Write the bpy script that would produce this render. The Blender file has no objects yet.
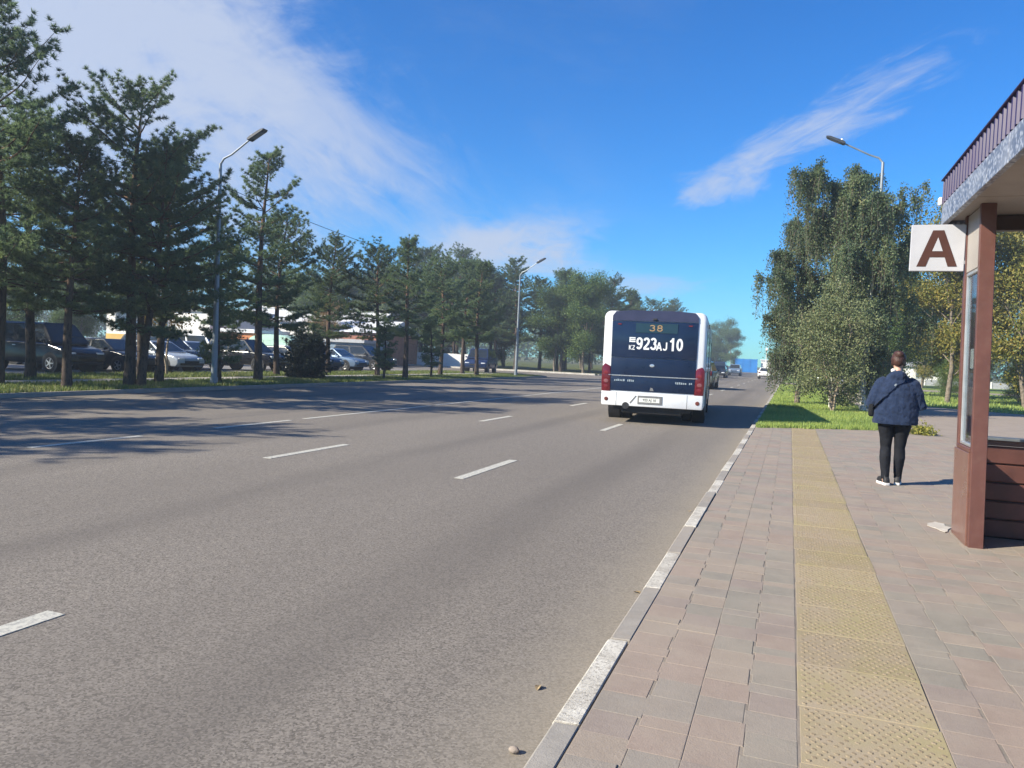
import bpy, bmesh, math, random
import numpy as np
from mathutils import Vector, Matrix, noise as mnoise

R = math.radians
S = bpy.context.scene
COL = S.collection

# ------------------------------------------------------------------ camera
cd = bpy.data.cameras.new('camera')
cam = bpy.data.objects.new('camera', cd)
COL.objects.link(cam)
cd.sensor_fit = 'HORIZONTAL'
cd.sensor_width = 36.0
cd.lens = 36.0 * 770.0 / 1024.0
cd.clip_start = 0.05
cd.clip_end = 3000
cam.matrix_world = (Matrix.Translation((0, 0, 1.55)) @ Matrix.Rotation(R(19.772), 4, 'Z')
                    @ Matrix.Rotation(R(90 - 2.127), 4, 'X') @ Matrix.Rotation(R(2.6), 4, 'Z'))
S.camera = cam

# ------------------------------------------------------------------ sky and sun
SUN_EL = R(32.0)
SHADOW_AZ = R(49.0)                 # shadows run forward and to the right
to_sun = Vector((-math.sin(SHADOW_AZ) * math.cos(SUN_EL), -math.cos(SHADOW_AZ) * math.cos(SUN_EL), math.sin(SUN_EL)))
W = bpy.data.worlds.new('World')
S.world = W
W.use_nodes = True
wt = W.node_tree
wt.nodes.clear()


def wn(t, **k):
    n = wt.nodes.new(t)
    for a, b in k.items():
        setattr(n, a, b)
    return n


def wmath(op, a, b=None, clamp=False):
    n = wn('ShaderNodeMath', operation=op, use_clamp=clamp)
    for i, v in enumerate((a, b)):
        if v is None:
            continue
        if isinstance(v, (int, float)):
            n.inputs[i].default_value = v
        else:
            wt.links.new(v, n.inputs[i])
    return n.outputs[0]


sky = wn('ShaderNodeTexSky', sky_type='NISHITA', sun_disc=False)
sky.sun_elevation = SUN_EL
sky.sun_rotation = math.atan2(to_sun.x, to_sun.y)
sky.altitude = 100
sky.air_density = 1.0
sky.dust_density = 0.15
sky.ozone_density = 3.0
geo = wn('ShaderNodeTexCoord')
DIR = geo.outputs['Generated']


def wdot(v):
    n = wn('ShaderNodeVectorMath', operation='DOT_PRODUCT')
    wt.links.new(DIR, n.inputs[0])
    n.inputs[1].default_value = v
    return n.outputs['Value']


def cloud_patch(p0, p1, width, strength, scale, stretch, seed, lo=0.42, hi=0.75):
    """a streak of cirrus running from direction p0 to p1"""
    p0 = Vector(p0).normalized(); p1 = Vector(p1).normalized()
    c = (p0 + p1).normalized()
    a = (p1 - p0); half = a.length / 2; a.normalize()
    b = c.cross(a).normalized()
    u = wmath('DIVIDE', wdot(a), half)
    v = wmath('DIVIDE', wdot(b), width)
    f = wmath('MAXIMUM', wdot(c), 0.0)
    fa = wmath('EXPONENT', wmath('MULTIPLY', wmath('POWER', wmath('ABSOLUTE', u), 4.0), -1.0))
    fb = wmath('EXPONENT', wmath('MULTIPLY', wmath('POWER', wmath('ABSOLUTE', v), 2.8), -1.0))
    comb = wn('ShaderNodeCombineXYZ')
    wt.links.new(wmath('MULTIPLY', wdot(a), 1.0 / stretch), comb.inputs[0])
    wt.links.new(wdot(b), comb.inputs[1])
    comb.inputs[2].default_value = seed
    nz = wn('ShaderNodeTexNoise')
    nz.inputs['Scale'].default_value = scale
    nz.inputs['Detail'].default_value = 9
    nz.inputs['Roughness'].default_value = 0.62
    nz.inputs['Distortion'].default_value = 0.6
    wt.links.new(comb.outputs[0], nz.inputs['Vector'])
    mr = wn('ShaderNodeMapRange', interpolation_type='SMOOTHSTEP')
    mr.inputs['From Min'].default_value = lo
    mr.inputs['From Max'].default_value = hi
    nf = wn('ShaderNodeTexNoise')
    nf.inputs['Scale'].default_value = scale * 5
    nf.inputs['Detail'].default_value = 8
    nf.inputs['Roughness'].default_value = 0.7
    nf.inputs['Distortion'].default_value = 1.2
    wt.links.new(comb.outputs[0], nf.inputs['Vector'])
    tex = wmath('ADD', nz.outputs[0], wmath('MULTIPLY', wmath('SUBTRACT', nf.outputs[0], 0.5), 0.45))
    # the streak's outline eats into the noise, so its edge frays instead of fading
    m = wmath('MULTIPLY', fa, fb)
    wt.links.new(wmath('SUBTRACT', tex, wmath('MULTIPLY', wmath('SUBTRACT', 1.0, m), 0.30)), mr.inputs['Value'])
    m = wmath('MULTIPLY', wmath('POWER', m, 0.5), wmath('GREATER_THAN', f, 0.2))
    m = wmath('MULTIPLY', m, mr.outputs[0])
    return wmath('MULTIPLY', m, strength)


patches = [
    cloud_patch((-0.80, 0.40, 0.42), (-0.46, 0.88, 0.07), 0.165, 0.85, 4.2, 2.2, 1.3, 0.22, 0.58),
    cloud_patch((-0.88, 0.42, 0.20), (-0.52, 0.76, 0.34), 0.15, 0.80, 5.5, 1.8, 4.1, 0.26, 0.58),
    cloud_patch((-0.14, 0.965, 0.205), (0.17, 0.925, 0.345), 0.042, 0.80, 9.0, 4.2, 7.7, 0.36, 0.66),
    cloud_patch((-0.155, 0.968, 0.205), (-0.03, 0.97, 0.235), 0.030, 0.75, 9.0, 2.4, 2.2, 0.30, 0.62),
    cloud_patch((-0.44, 0.89, 0.128), (-0.24, 0.965, 0.142), 0.036, 0.95, 8.0, 2.0, 9.4, 0.14, 0.5),
    cloud_patch((-0.35, 0.93, 0.085), (0.02, 0.99, 0.10), 0.024, 0.55, 12.0, 3.5, 5.5, 0.42, 0.7),
    cloud_patch((-0.5, 0.78, 0.38), (-0.1, 0.93, 0.36), 0.12, 0.12, 5.0, 3.5, 12.0, 0.35, 0.8),
    cloud_patch((0.5, 0.80, 0.2), (0.9, 0.3, 0.4), 0.12, 0.5, 4.0, 2.6, 3.0, 0.3, 0.75),
    cloud_patch((-0.9, -0.3, 0.3), (-0.2, -0.9, 0.5), 0.12, 0.5, 4.0, 2.6, 6.0, 0.3, 0.75),
]
cov = patches[0]
for p in patches[1:]:
    cov = wmath('SUBTRACT', wmath('ADD', cov, p), wmath('MULTIPLY', cov, p))
cov = wmath('MINIMUM', cov, 0.9)
mixc = wn('ShaderNodeMix', data_type='RGBA')
wt.links.new(cov, mixc.inputs['Factor'])
hs = wn('ShaderNodeHueSaturation')
hs.inputs['Saturation'].default_value = 1.22
hs.inputs['Value'].default_value = 1.0
wt.links.new(sky.outputs[0], hs.inputs['Color'])
tn = wn('ShaderNodeMix', data_type='RGBA', blend_type='MULTIPLY')
tn.inputs['Factor'].default_value = 1.0
tn.inputs['B'].default_value = (0.35, 0.84, 1.23, 1)
wt.links.new(hs.outputs[0], tn.inputs['A'])
wt.links.new(tn.outputs['Result'], mixc.inputs['A'])
mixc.inputs['B'].default_value = (3.7, 4.2, 5.3, 1)
bg = wn('ShaderNodeBackground')
bg.inputs['Strength'].default_value = 0.072
wo = wn('ShaderNodeOutputWorld')
wt.links.new(mixc.outputs['Result'], bg.inputs[0])
wt.links.new(bg.outputs[0], wo.inputs[0])

sl = bpy.data.lights.new('sun', 'SUN')
sl.energy = 4.6
sl.angle = R(0.53)
sl.color = (1.0, 0.925, 0.765)
so = bpy.data.objects.new('sun', sl)
so.rotation_euler = to_sun.to_track_quat('Z', 'Y').to_euler()
so.location = (-20, -20, 30)
COL.objects.link(so)

S.view_settings.view_transform = 'Standard'
S.view_settings.look = 'None'
S.view_settings.exposure = 1.1
S.view_settings.gamma = 1.0
S.view_settings.use_curve_mapping = False
S.cycles.adaptive_threshold = 0.02
S.cycles.max_bounces = 6
S.cycles.diffuse_bounces = 3
S.cycles.glossy_bounces = 2
S.cycles.transmission_bounces = 4
S.cycles.transparent_max_bounces = 8


# ------------------------------------------------------------------ materials
def new_mat(name):
    m = bpy.data.materials.new(name)
    m.use_nodes = True
    nt = m.node_tree
    nt.nodes.clear()
    out = nt.nodes.new('ShaderNodeOutputMaterial')
    return m, nt, out


class N:
    """tiny node helper"""
    def __init__(self, nt):
        self.nt = nt

    def node(self, t, **k):
        n = self.nt.nodes.new(t)
        for a, b in k.items():
            setattr(n, a, b)
        return n

    def put(self, sock, v):
        if hasattr(v, 'is_linked') or hasattr(v, 'links'):
            self.nt.links.new(v, sock)
        else:
            sock.default_value = v

    def math(self, op, a, b=0.0, clamp=False):
        n = self.node('ShaderNodeMath', operation=op, use_clamp=clamp)
        self.put(n.inputs[0], a); self.put(n.inputs[1], b)
        return n.outputs[0]

    def noise(self, scale, detail=3, rough=0.55, vec=None, dist=0.0):
        n = self.node('ShaderNodeTexNoise')
        n.inputs['Scale'].default_value = scale
        n.inputs['Detail'].default_value = detail
        n.inputs['Roughness'].default_value = rough
        n.inputs['Distortion'].default_value = dist
        self.put(n.inputs['Vector'], vec if vec is not None else self.pos())
        return n.outputs[0]

    def pos(self):
        if not hasattr(self, '_pos'):
            self._pos = self.node('ShaderNodeNewGeometry').outputs['Position']
        return self._pos

    def obj(self):
        if not hasattr(self, '_obj'):
            self._obj = self.node('ShaderNodeTexCoord').outputs['Object']
        return self._obj

    def scaled(self, vec, s):
        n = self.node('ShaderNodeVectorMath', operation='MULTIPLY')
        self.put(n.inputs[0], vec); n.inputs[1].default_value = s
        return n.outputs[0]

    def sep(self, vec):
        n = self.node('ShaderNodeSeparateXYZ')
        self.put(n.inputs[0], vec)
        return n.outputs

    def ramp(self, fac, lo, hi, smooth=True):
        n = self.node('ShaderNodeMapRange', interpolation_type='SMOOTHSTEP' if smooth else 'LINEAR')
        self.put(n.inputs['Value'], fac)
        n.inputs['From Min'].default_value = lo
        n.inputs['From Max'].default_value = hi
        return n.outputs[0]

    def mix(self, f, a, b, blend='MIX'):
        n = self.node('ShaderNodeMix', data_type='RGBA', blend_type=blend)
        self.put(n.inputs['Factor'], f)
        for s, v in (('A', a), ('B', b)):
            if isinstance(v, tuple) and len(v) == 3:
                v = (*v, 1)
            self.put(n.inputs[s], v)
        return n.outputs['Result']

    def bump(self, h, strength=0.3, dist=0.01):
        n = self.node('ShaderNodeBump')
        n.inputs['Strength'].default_value = strength
        n.inputs['Distance'].default_value = dist
        self.put(n.inputs['Height'], h)
        return n.outputs[0]

    def bsdf(self, col, rough=0.6, metal=0.0, spec=0.4, normal=None, coat=0.0):
        n = self.node('ShaderNodeBsdfPrincipled')
        if isinstance(col, tuple) and len(col) == 3:
            col = (*col, 1)
        self.put(n.inputs['Base Color'], col)
        self.put(n.inputs['Roughness'], rough)
        self.put(n.inputs['Metallic'], metal)
        n.inputs['Specular IOR Level'].default_value = spec
        n.inputs['Coat Weight'].default_value = coat
        if normal is not None:
            self.put(n.inputs['Normal'], normal)
        return n.outputs[0]


def plain(name, col, rough=0.55, metal=0.0, spec=0.4, var=0.12, scale=6.0, bump=0.0, coat=0.0, objspace=True, dirt=None, dirt_amt=0.0):
    m, nt, out = new_mat(name)
    h = N(nt)
    vec = h.obj() if objspace else h.pos()
    n1 = h.noise(scale, 4, 0.6, vec)
    dark = tuple(c * (1 - var) for c in col)
    lite = tuple(min(1, c * (1 + var)) for c in col)
    c = h.mix(h.ramp(n1, 0.3, 0.7), dark, lite)
    if dirt:
        c = h.mix(h.math('MULTIPLY', h.ramp(h.noise(scale * 2.3, 6, 0.7, vec), 0.45, 0.75), dirt_amt), c, dirt)
    nr = h.bump(h.noise(scale * 12, 3, 0.6, vec), bump, 0.004) if bump else None
    r = h.math('ADD', h.math('MULTIPLY', h.math('SUBTRACT', n1, 0.5), 0.25), rough)
    nt.links.new(h.bsdf(c, r, metal, spec, nr, coat), out.inputs[0])
    return m


def glass_mat(name, tint=(0.9, 0.95, 0.95), refl=0.5, opacity=0.1, dark=(0.02, 0.025, 0.03)):
    """thin pane: lets light through, mirrors at grazing angles"""
    m, nt, out = new_mat(name)
    h = N(nt)
    tr = h.node('ShaderNodeBsdfTransparent'); tr.inputs[0].default_value = (*tint, 1)
    di = h.node('ShaderNodeBsdfDiffuse'); di.inputs[0].default_value = (*dark, 1)
    gl = h.node('ShaderNodeBsdfGlossy'); gl.inputs['Roughness'].default_value = 0.03
    lw = h.node('ShaderNodeLayerWeight'); lw.inputs[0].default_value = 0.5
    fr = h.math('ADD', h.math('MULTIPLY', h.math('POWER', lw.outputs['Facing'], 5.0), 0.9), 0.04)
    m1 = h.node('ShaderNodeMixShader'); m1.inputs[0].default_value = opacity
    nt.links.new(tr.outputs[0], m1.inputs[1]); nt.links.new(di.outputs[0], m1.inputs[2])
    m2 = h.node('ShaderNodeMixShader')
    h.put(m2.inputs[0], h.math('MULTIPLY', fr, refl * 2, True))
    nt.links.new(m1.outputs[0], m2.inputs[1]); nt.links.new(gl.outputs[0], m2.inputs[2])
    nt.links.new(m2.outputs[0], out.inputs[0])
    return m


def asphalt_mat():
    m, nt, out = new_mat('asphalt')
    h = N(nt)
    p = h.pos()
    x, y, z = h.sep(p)
    vo = h.node('ShaderNodeTexVoronoi'); vo.inputs['Scale'].default_value = 105
    nt.links.new(p, vo.inputs['Vector'])
    cell = h.sep(vo.outputs['Color'])[0]
    fine = h.math('ADD', h.math('MULTIPLY', cell, 0.6), h.math('MULTIPLY', h.noise(160, 2, 0.7, p), 0.4))
    mid = h.noise(38, 3, 0.7, p)
    big = h.noise(0.35, 4, 0.55, h.scaled(p, (1.0, 0.22, 1)))
    c = h.mix(h.ramp(fine, 0.22, 0.80, False), (0.088, 0.077, 0.065), (0.305, 0.268, 0.228))
    c = h.mix(h.math('MULTIPLY', h.ramp(mid, 0.4, 0.68), 0.4), c, (0.25, 0.220, 0.188))
    c = h.mix(h.math('MULTIPLY', h.ramp(big, 0.3, 0.7), 0.4), c, (0.13, 0.114, 0.099))
    # oil and tyre tracks along the lanes
    t = h.math('ABSOLUTE', h.math('SUBTRACT', h.math('FRACT', h.math('DIVIDE', h.math('ADD', x, 0.82 + 29.5), 2.95)), 0.5))
    tr = h.math('SUBTRACT', 1.0, h.ramp(h.math('ABSOLUTE', h.math('SUBTRACT', t, 0.02)), 0.0, 0.16))
    wob = h.ramp(h.noise(0.6, 4, 0.6, h.scaled(p, (1.0, 0.12, 1))), 0.3, 0.65)
    c = h.mix(h.math('MULTIPLY', h.math('MULTIPLY', tr, wob), 0.5), c, (0.105, 0.093, 0.083))
    # sparse dark spots and oil drips
    sp = h.ramp(h.noise(4.5, 6, 0.75, h.scaled(p, (1.0, 0.6, 1))), 0.665, 0.73)
    c = h.mix(h.math('MULTIPLY', sp, 0.55), c, (0.04, 0.04, 0.04))
    # sand and dust gathered along the kerb
    dn = h.math('ADD', x, h.math('MULTIPLY', h.math('SUBTRACT', h.noise(2.0, 5, 0.65, p), 0.5), 0.5))
    d = h.ramp(dn, -1.45, -0.85)
    c = h.mix(h.math('MULTIPLY', d, 0.55), c, (0.27, 0.235, 0.185))
    hb = h.math('ADD', h.math('MULTIPLY', fine, 0.6), h.math('MULTIPLY', mid, 0.4))
    nt.links.new(h.bsdf(c, 0.88, 0, 0.25, h.bump(hb, 0.3, 0.005)), out.inputs[0])
    return m


def paint_mat(name, wear=0.5):
    m, nt, out = new_mat(name)
    h = N(nt)
    p = h.pos()
    f = h.ramp(h.noise(26, 6, 0.75, p), wear - 0.12, wear + 0.12)
    c = h.mix(f, (0.52, 0.50, 0.43), (0.26, 0.25, 0.235))
    c = h.mix(h.math('MULTIPLY', h.ramp(h.noise(90, 2, 0.7, p), 0.4, 0.8), 0.3), c, (0.2, 0.19, 0.18))
    nt.links.new(h.bsdf(c, 0.8, 0, 0.3, h.bump(h.noise(80, 3, 0.6, p), 0.4, 0.004)), out.inputs[0])
    return m


def stone_mat(name, a, b, scale=9.0, speck=0.35, rough=0.85, dust=(0.31, 0.26, 0.21), dust_amt=0.55):
    m, nt, out = new_mat(name)
    h = N(nt)
    p = h.pos()
    c = h.mix(h.ramp(h.noise(scale, 5, 0.65, p), 0.3, 0.7), a, b)
    fine = h.noise(140, 2, 0.7, p)
    c = h.mix(h.math('MULTIPLY', h.ramp(fine, 0.45, 0.75), speck), c, tuple(v * 0.55 for v in a))
    c = h.mix(h.math('MULTIPLY', h.ramp(h.noise(1.6, 5, 0.7, p), 0.35, 0.7), dust_amt), c, dust)
    nt.links.new(h.bsdf(c, rough, 0, 0.25, h.bump(h.math('ADD', fine, h.noise(40, 3, 0.6, p)), 0.45, 0.004)), out.inputs[0])
    return m


def leaf_mat(name, cols, trans=0.3):
    m, nt, out = new_mat(name)
    h = N(nt)
    at = h.node('ShaderNodeAttribute', attribute_name='tint')
    cr = h.node('ShaderNodeValToRGB')
    els = cr.color_ramp.elements
    while len(els) < len(cols):
        els.new(0.5)
    for i, c in enumerate(cols):
        els[i].position = i / (len(cols) - 1)
        els[i].color = (*c, 1)
    nt.links.new(at.outputs['Fac'], cr.inputs[0])
    oi = h.node('ShaderNodeObjectInfo')
    hsv = h.node('ShaderNodeHueSaturation')
    h.put(hsv.inputs['Value'], h.math('ADD', h.math('MULTIPLY', oi.outputs['Random'], 0.35), 0.82))
    nt.links.new(cr.outputs[0], hsv.inputs['Color'])
    b = h.node('ShaderNodeBsdfPrincipled')
    b.inputs['Roughness'].default_value = 0.55
    b.inputs['Specular IOR Level'].default_value = 0.3
    nt.links.new(hsv.outputs[0], b.inputs['Base Color'])
    t = h.node('ShaderNodeBsdfTranslucent')
    nt.links.new(hsv.outputs[0], t.inputs[0])
    mx = h.node('ShaderNodeMixShader'); mx.inputs[0].default_value = trans
    nt.links.new(b.outputs[0], mx.inputs[1]); nt.links.new(t.outputs[0], mx.inputs[2])
    nt.links.new(mx.outputs[0], out.inputs[0])
    return m


def ground_mat(name, a, b, c3, scale=1.5):
    m, nt, out = new_mat(name)
    h = N(nt)
    p = h.pos()
    c = h.mix(h.ramp(h.noise(scale, 6, 0.65, p), 0.35, 0.65), a, b)
    c = h.mix(h.math('MULTIPLY', h.ramp(h.noise(scale * 9, 4, 0.7, p), 0.45, 0.7), 0.6), c, c3)
    nt.links.new(h.bsdf(c, 0.95, 0, 0.1, h.bump(h.noise(25, 4, 0.7, p), 0.7, 0.03)), out.inputs[0])
    return m


def birch_bark():
    m, nt, out = new_mat('birch_bark')
    h = N(nt)
    o = h.obj()
    f = h.ramp(h.noise(7, 5, 0.7, h.scaled(o, (1, 1, 3.2))), 0.56, 0.64)
    c = h.mix(f, (0.62, 0.60, 0.55), (0.05, 0.045, 0.04))
    nt.links.new(h.bsdf(c, 0.75, 0, 0.2), out.inputs[0])
    return m


def pine_bark():
    m, nt, out = new_mat('pine_bark')
    h = N(nt)
    o = h.obj()
    z = h.sep(o)[2]
    f = h.ramp(h.math('ADD', z, h.math('MULTIPLY', h.noise(3, 3, 0.6, o), 2.0)), 3.0, 6.0)
    c = h.mix(f, (0.085, 0.064, 0.052), (0.155, 0.092, 0.058))
    c = h.mix(h.ramp(h.noise(14, 5, 0.7, h.scaled(o, (1, 1, 0.3))), 0.5, 0.62), c, (0.035, 0.028, 0.024))
    nt.links.new(h.bsdf(c, 0.9, 0, 0.15, h.bump(h.noise(30, 4, 0.7, h.scaled(o, (1, 1, 0.3))), 0.8, 0.02)), out.inputs[0])
    return m


def fabric(name, col, var=0.15, scale=14, sheen=0.3):
    m, nt, out = new_mat(name)
    h = N(nt)
    o = h.obj()
    folds = h.noise(scale * 0.5, 3, 0.5, h.scaled(o, (1.6, 1.6, 0.8)))
    c = h.mix(h.ramp(h.noise(scale, 4, 0.6, o), 0.3, 0.7), tuple(v * (1 - var) for v in col), tuple(v * (1 + var) for v in col))
    n = h.node('ShaderNodeBsdfPrincipled')
    nt.links.new(c, n.inputs['Base Color'])
    n.inputs['Roughness'].default_value = 0.85
    n.inputs['Specular IOR Level'].default_value = 0.2
    n.inputs['Sheen Weight'].default_value = sheen
    nt.links.new(h.bump(h.math('ADD', folds, h.math('MULTIPLY', h.noise(220, 2, 0.5, o), 0.05)), 0.7, 0.05), n.inputs['Normal'])
    nt.links.new(n.outputs[0], out.inputs[0])
    return m


def emit_mat(name, col, strength):
    m, nt, out = new_mat(name)
    e = nt.nodes.new('ShaderNodeEmission')
    e.inputs[0].default_value = (*col, 1); e.inputs[1].default_value = strength
    nt.links.new(e.outputs[0], out.inputs[0])
    return m


def pearl_band():
    """pale film with a close pattern of darker and lighter specks"""
    m, nt, out = new_mat('speckled_band')
    h = N(nt)
    o = h.obj()
    v = h.node('ShaderNodeTexVoronoi'); v.inputs['Scale'].default_value = 30
    nt.links.new(o, v.inputs['Vector'])
    c = h.mix(h.ramp(v.outputs['Distance'], 0.25, 0.6), (0.34, 0.36, 0.41), (0.11, 0.125, 0.165))
    c = h.mix(h.math('MULTIPLY', h.ramp(h.noise(3, 4, 0.6, o), 0.4, 0.7), 0.4), c, (0.40, 0.41, 0.44))
    nt.links.new(h.bsdf(c, 0.4, 0.1, 0.5), out.inputs[0])
    return m


M = {}
M['asphalt'] = asphalt_mat()
M['paint'] = paint_mat('road_paint', 0.56)
M['paint_worn'] = paint_mat('road_paint_worn', 0.46)
M['kerb_grey'] = stone_mat('kerb_concrete', (0.24, 0.222, 0.20), (0.31, 0.285, 0.255), 6, 0.4)
M['kerb_white'] = stone_mat('kerb_white_paint', (0.60, 0.57, 0.51), (0.40, 0.37, 0.33), 16, 0.5, 0.85, (0.36, 0.32, 0.27), 0.6)
def kerb_paint():
    m, nt, out = new_mat('kerb_whitewash')
    h = N(nt); p = h.pos()
    c = h.mix(h.ramp(h.noise(7, 4, 0.6, p), 0.35, 0.7), (0.56, 0.53, 0.47), (0.42, 0.39, 0.34))
    c = h.mix(h.ramp(h.noise(48, 6, 0.8, p), 0.52, 0.60), c, (0.27, 0.245, 0.21))
    c = h.mix(h.math('MULTIPLY', h.ramp(h.noise(2.3, 5, 0.7, p), 0.48, 0.66), 0.6), c, (0.28, 0.25, 0.215))
    nt.links.new(h.bsdf(c, 0.9, 0, 0.2, h.bump(h.noise(60, 5, 0.75, p), 0.8, 0.008)), out.inputs[0])
    return m


M['kerb_white'] = kerb_paint()
BR = [stone_mat('brick_pink', (0.265, 0.206, 0.170), (0.31, 0.243, 0.20), 5),
      stone_mat('brick_grey', (0.24, 0.208, 0.176), (0.28, 0.245, 0.208), 5),
      stone_mat('brick_mauve', (0.245, 0.200, 0.172), (0.285, 0.234, 0.20), 5),
      stone_mat('brick_sand', (0.275, 0.225, 0.182), (0.315, 0.26, 0.21), 5),
      stone_mat('brick_greygreen', (0.225, 0.202, 0.170), (0.265, 0.24, 0.20), 5)]
M['joint'] = stone_mat('joint_sand', (0.19, 0.163, 0.135), (0.24, 0.205, 0.168), 8)
def tactile(name, k):
    m, nt, out = new_mat(name)
    h = N(nt); p = h.pos()
    c = h.mix(h.ramp(h.noise(1.9, 4, 0.6, p), 0.36, 0.62), (0.315 * k, 0.265 * k, 0.150 * k), (0.325 * k, 0.262 * k, 0.190 * k))
    c = h.mix(h.math('MULTIPLY', h.ramp(h.noise(5, 5, 0.7, p), 0.4, 0.7), 0.45), c, (0.285 * k, 0.237 * k, 0.115 * k))
    f = h.noise(120, 3, 0.7, p)
    c = h.mix(h.math('MULTIPLY', h.ramp(f, 0.45, 0.75), 0.3), c, (0.16 * k, 0.125 * k, 0.08 * k))
    nt.links.new(h.bsdf(c, 0.9, 0, 0.2, h.bump(f, 0.5, 0.004)), out.inputs[0])
    return m


TA = [tactile('tactile_yellow', 1.0), tactile('tactile_ochre', 0.93), tactile('tactile_faded', 1.05)]
TD = stone_mat('tactile_stud_worn', (0.20, 0.155, 0.10), (0.29, 0.23, 0.15), 20, 0.3, 0.9, (0.26, 0.21, 0.15), 0.4)
M['path'] = stone_mat('path_concrete', (0.27, 0.222, 0.185), (0.32, 0.265, 0.222), 2)
M['path_left'] = stone_mat('path_pale', (0.36, 0.35, 0.33), (0.44, 0.42, 0.39), 2)
M['lot'] = stone_mat('lot_asphalt', (0.16, 0.155, 0.15), (0.22, 0.215, 0.21), 1)
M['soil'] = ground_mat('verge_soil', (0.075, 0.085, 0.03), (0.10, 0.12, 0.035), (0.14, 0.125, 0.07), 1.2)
M['lawn'] = ground_mat('lawn', (0.13, 0.19, 0.05), (0.17, 0.235, 0.06), (0.22, 0.23, 0.09), 0.8)
M['far_ground'] = ground_mat('far_ground', (0.10, 0.115, 0.04), (0.13, 0.13, 0.055), (0.16, 0.14, 0.08), 0.1)
M['grass'] = leaf_mat('grass_blade', [(0.18, 0.245, 0.065), (0.265, 0.35, 0.09), (0.36, 0.45, 0.105), (0.46, 0.46, 0.16)], 0.4)
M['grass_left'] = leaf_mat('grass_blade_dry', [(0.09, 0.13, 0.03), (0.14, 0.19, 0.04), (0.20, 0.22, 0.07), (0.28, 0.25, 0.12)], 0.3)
M['yellow_leaf'] = leaf_mat('yellow_herb_leaf', [(0.20, 0.23, 0.04), (0.32, 0.31, 0.06), (0.40, 0.35, 0.08)], 0.35)
M['needle'] = leaf_mat('pine_needle', [(0.085, 0.13, 0.072), (0.13, 0.19, 0.09), (0.175, 0.235, 0.10), (0.24, 0.28, 0.12)], 0.48)
M['needle_dark'] = leaf_mat('spruce_needle', [(0.016, 0.030, 0.022), (0.026, 0.045, 0.028)], 0.15)
M['birch_leaf'] = leaf_mat('birch_leaf', [(0.075, 0.112, 0.062), (0.11, 0.155, 0.078), (0.15, 0.19, 0.09), (0.26, 0.24, 0.09)], 0.42)
M['olive_leaf'] = leaf_mat('shrub_leaf', [(0.12, 0.15, 0.07), (0.16, 0.19, 0.085), (0.205, 0.22, 0.105), (0.26, 0.22, 0.12)], 0.35)
M['autumn_leaf'] = leaf_mat('autumn_leaf', [(0.11, 0.14, 0.035), (0.20, 0.20, 0.045), (0.32, 0.26, 0.06), (0.42, 0.29, 0.06)], 0.35)
M['green_leaf'] = leaf_mat('green_leaf', [(0.055, 0.10, 0.028), (0.085, 0.14, 0.036), (0.12, 0.17, 0.045), (0.19, 0.21, 0.05)], 0.35)
M['rust_leaf'] = leaf_mat('rust_leaf', [(0.17, 0.12, 0.04), (0.26, 0.16, 0.05), (0.32, 0.22, 0.06)], 0.3)
M['pine_bark'] = pine_bark()
M['birch_bark'] = birch_bark()
M['grey_bark'] = plain('grey_bark', (0.17, 0.14, 0.11), 0.9, spec=0.1, var=0.4, scale=9, bump=0.6)
M['pale_bark'] = plain('pale_bark', (0.34, 0.27, 0.20), 0.9, spec=0.1, var=0.35, scale=9, bump=0.5)
M['steel'] = plain('galvanised_steel', (0.24, 0.27, 0.30), 0.5, 0.4, var=0.1, scale=4)
M['lamp_grey'] = plain('lamp_housing', (0.045, 0.05, 0.06), 0.5, 0.2)
M['cell_white'] = plain('photocell', (0.75, 0.75, 0.75), 0.4)
M['lens'] = plain('lamp_lens', (0.16, 0.17, 0.18), 0.2)
M['cable'] = plain('cable_black', (0.02, 0.02, 0.022), 0.6)
M['brown'] = plain('brown_steel_paint', (0.112, 0.046, 0.037), 0.42, spec=0.5, var=0.1, scale=5, dirt=(0.20, 0.13, 0.10), dirt_amt=0.2)
M['brown_panel'] = plain('brown_panel_paint', (0.155, 0.075, 0.058), 0.3, spec=0.6, var=0.1, scale=3, dirt=(0.24, 0.18, 0.15), dirt_amt=0.3)
M['plank'] = plain('dark_brown_plank', (0.12, 0.044, 0.033), 0.5, spec=0.4, var=0.25, scale=4, bump=0.2)
M['ledge'] = plain('grey_ledge', (0.17, 0.17, 0.175), 0.5, var=0.15)
M['alu'] = plain('aluminium', (0.55, 0.56, 0.57), 0.35, 0.7, var=0.06)
M['cream'] = plain('cream_panel', (0.33, 0.30, 0.275), 0.5, var=0.06)
M['purple'] = plain('purple_sheet', (0.024, 0.010, 0.058), 0.5, 0.0, spec=0.6, var=0.12, scale=3)
M['band'] = pearl_band()
M['soffit'] = plain('soffit', (0.30, 0.26, 0.225), 0.6, var=0.12, scale=2)
M['beam'] = plain('dark_beam', (0.05, 0.03, 0.028), 0.5, var=0.15)
M['pane'] = glass_mat('shelter_glass', (0.88, 0.92, 0.93), 0.5, 0.06)
M['sign_white'] = plain('sign_white', (0.42, 0.42, 0.45), 0.4, var=0.03)
M['sign_brown'] = plain('sign_brown', (0.062, 0.022, 0.015), 0.5, var=0.06)
M['poster'] = plain('notice_paper', (0.65, 0.63, 0.6), 0.7, var=0.1)
M['pane_dark'] = plain('dark_pane_patch', (0.10, 0.09, 0.10), 0.6, var=0.3)
M['patch_pale'] = stone_mat('patch_pale', (0.46, 0.42, 0.37), (0.54, 0.50, 0.44), 12, 0.2)
M['bus_white'] = plain('bus_white_paint', (0.66, 0.67, 0.69), 0.3, spec=0.5, var=0.04, scale=2, coat=0.4, dirt=(0.45, 0.42, 0.38), dirt_amt=0.12)
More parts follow.
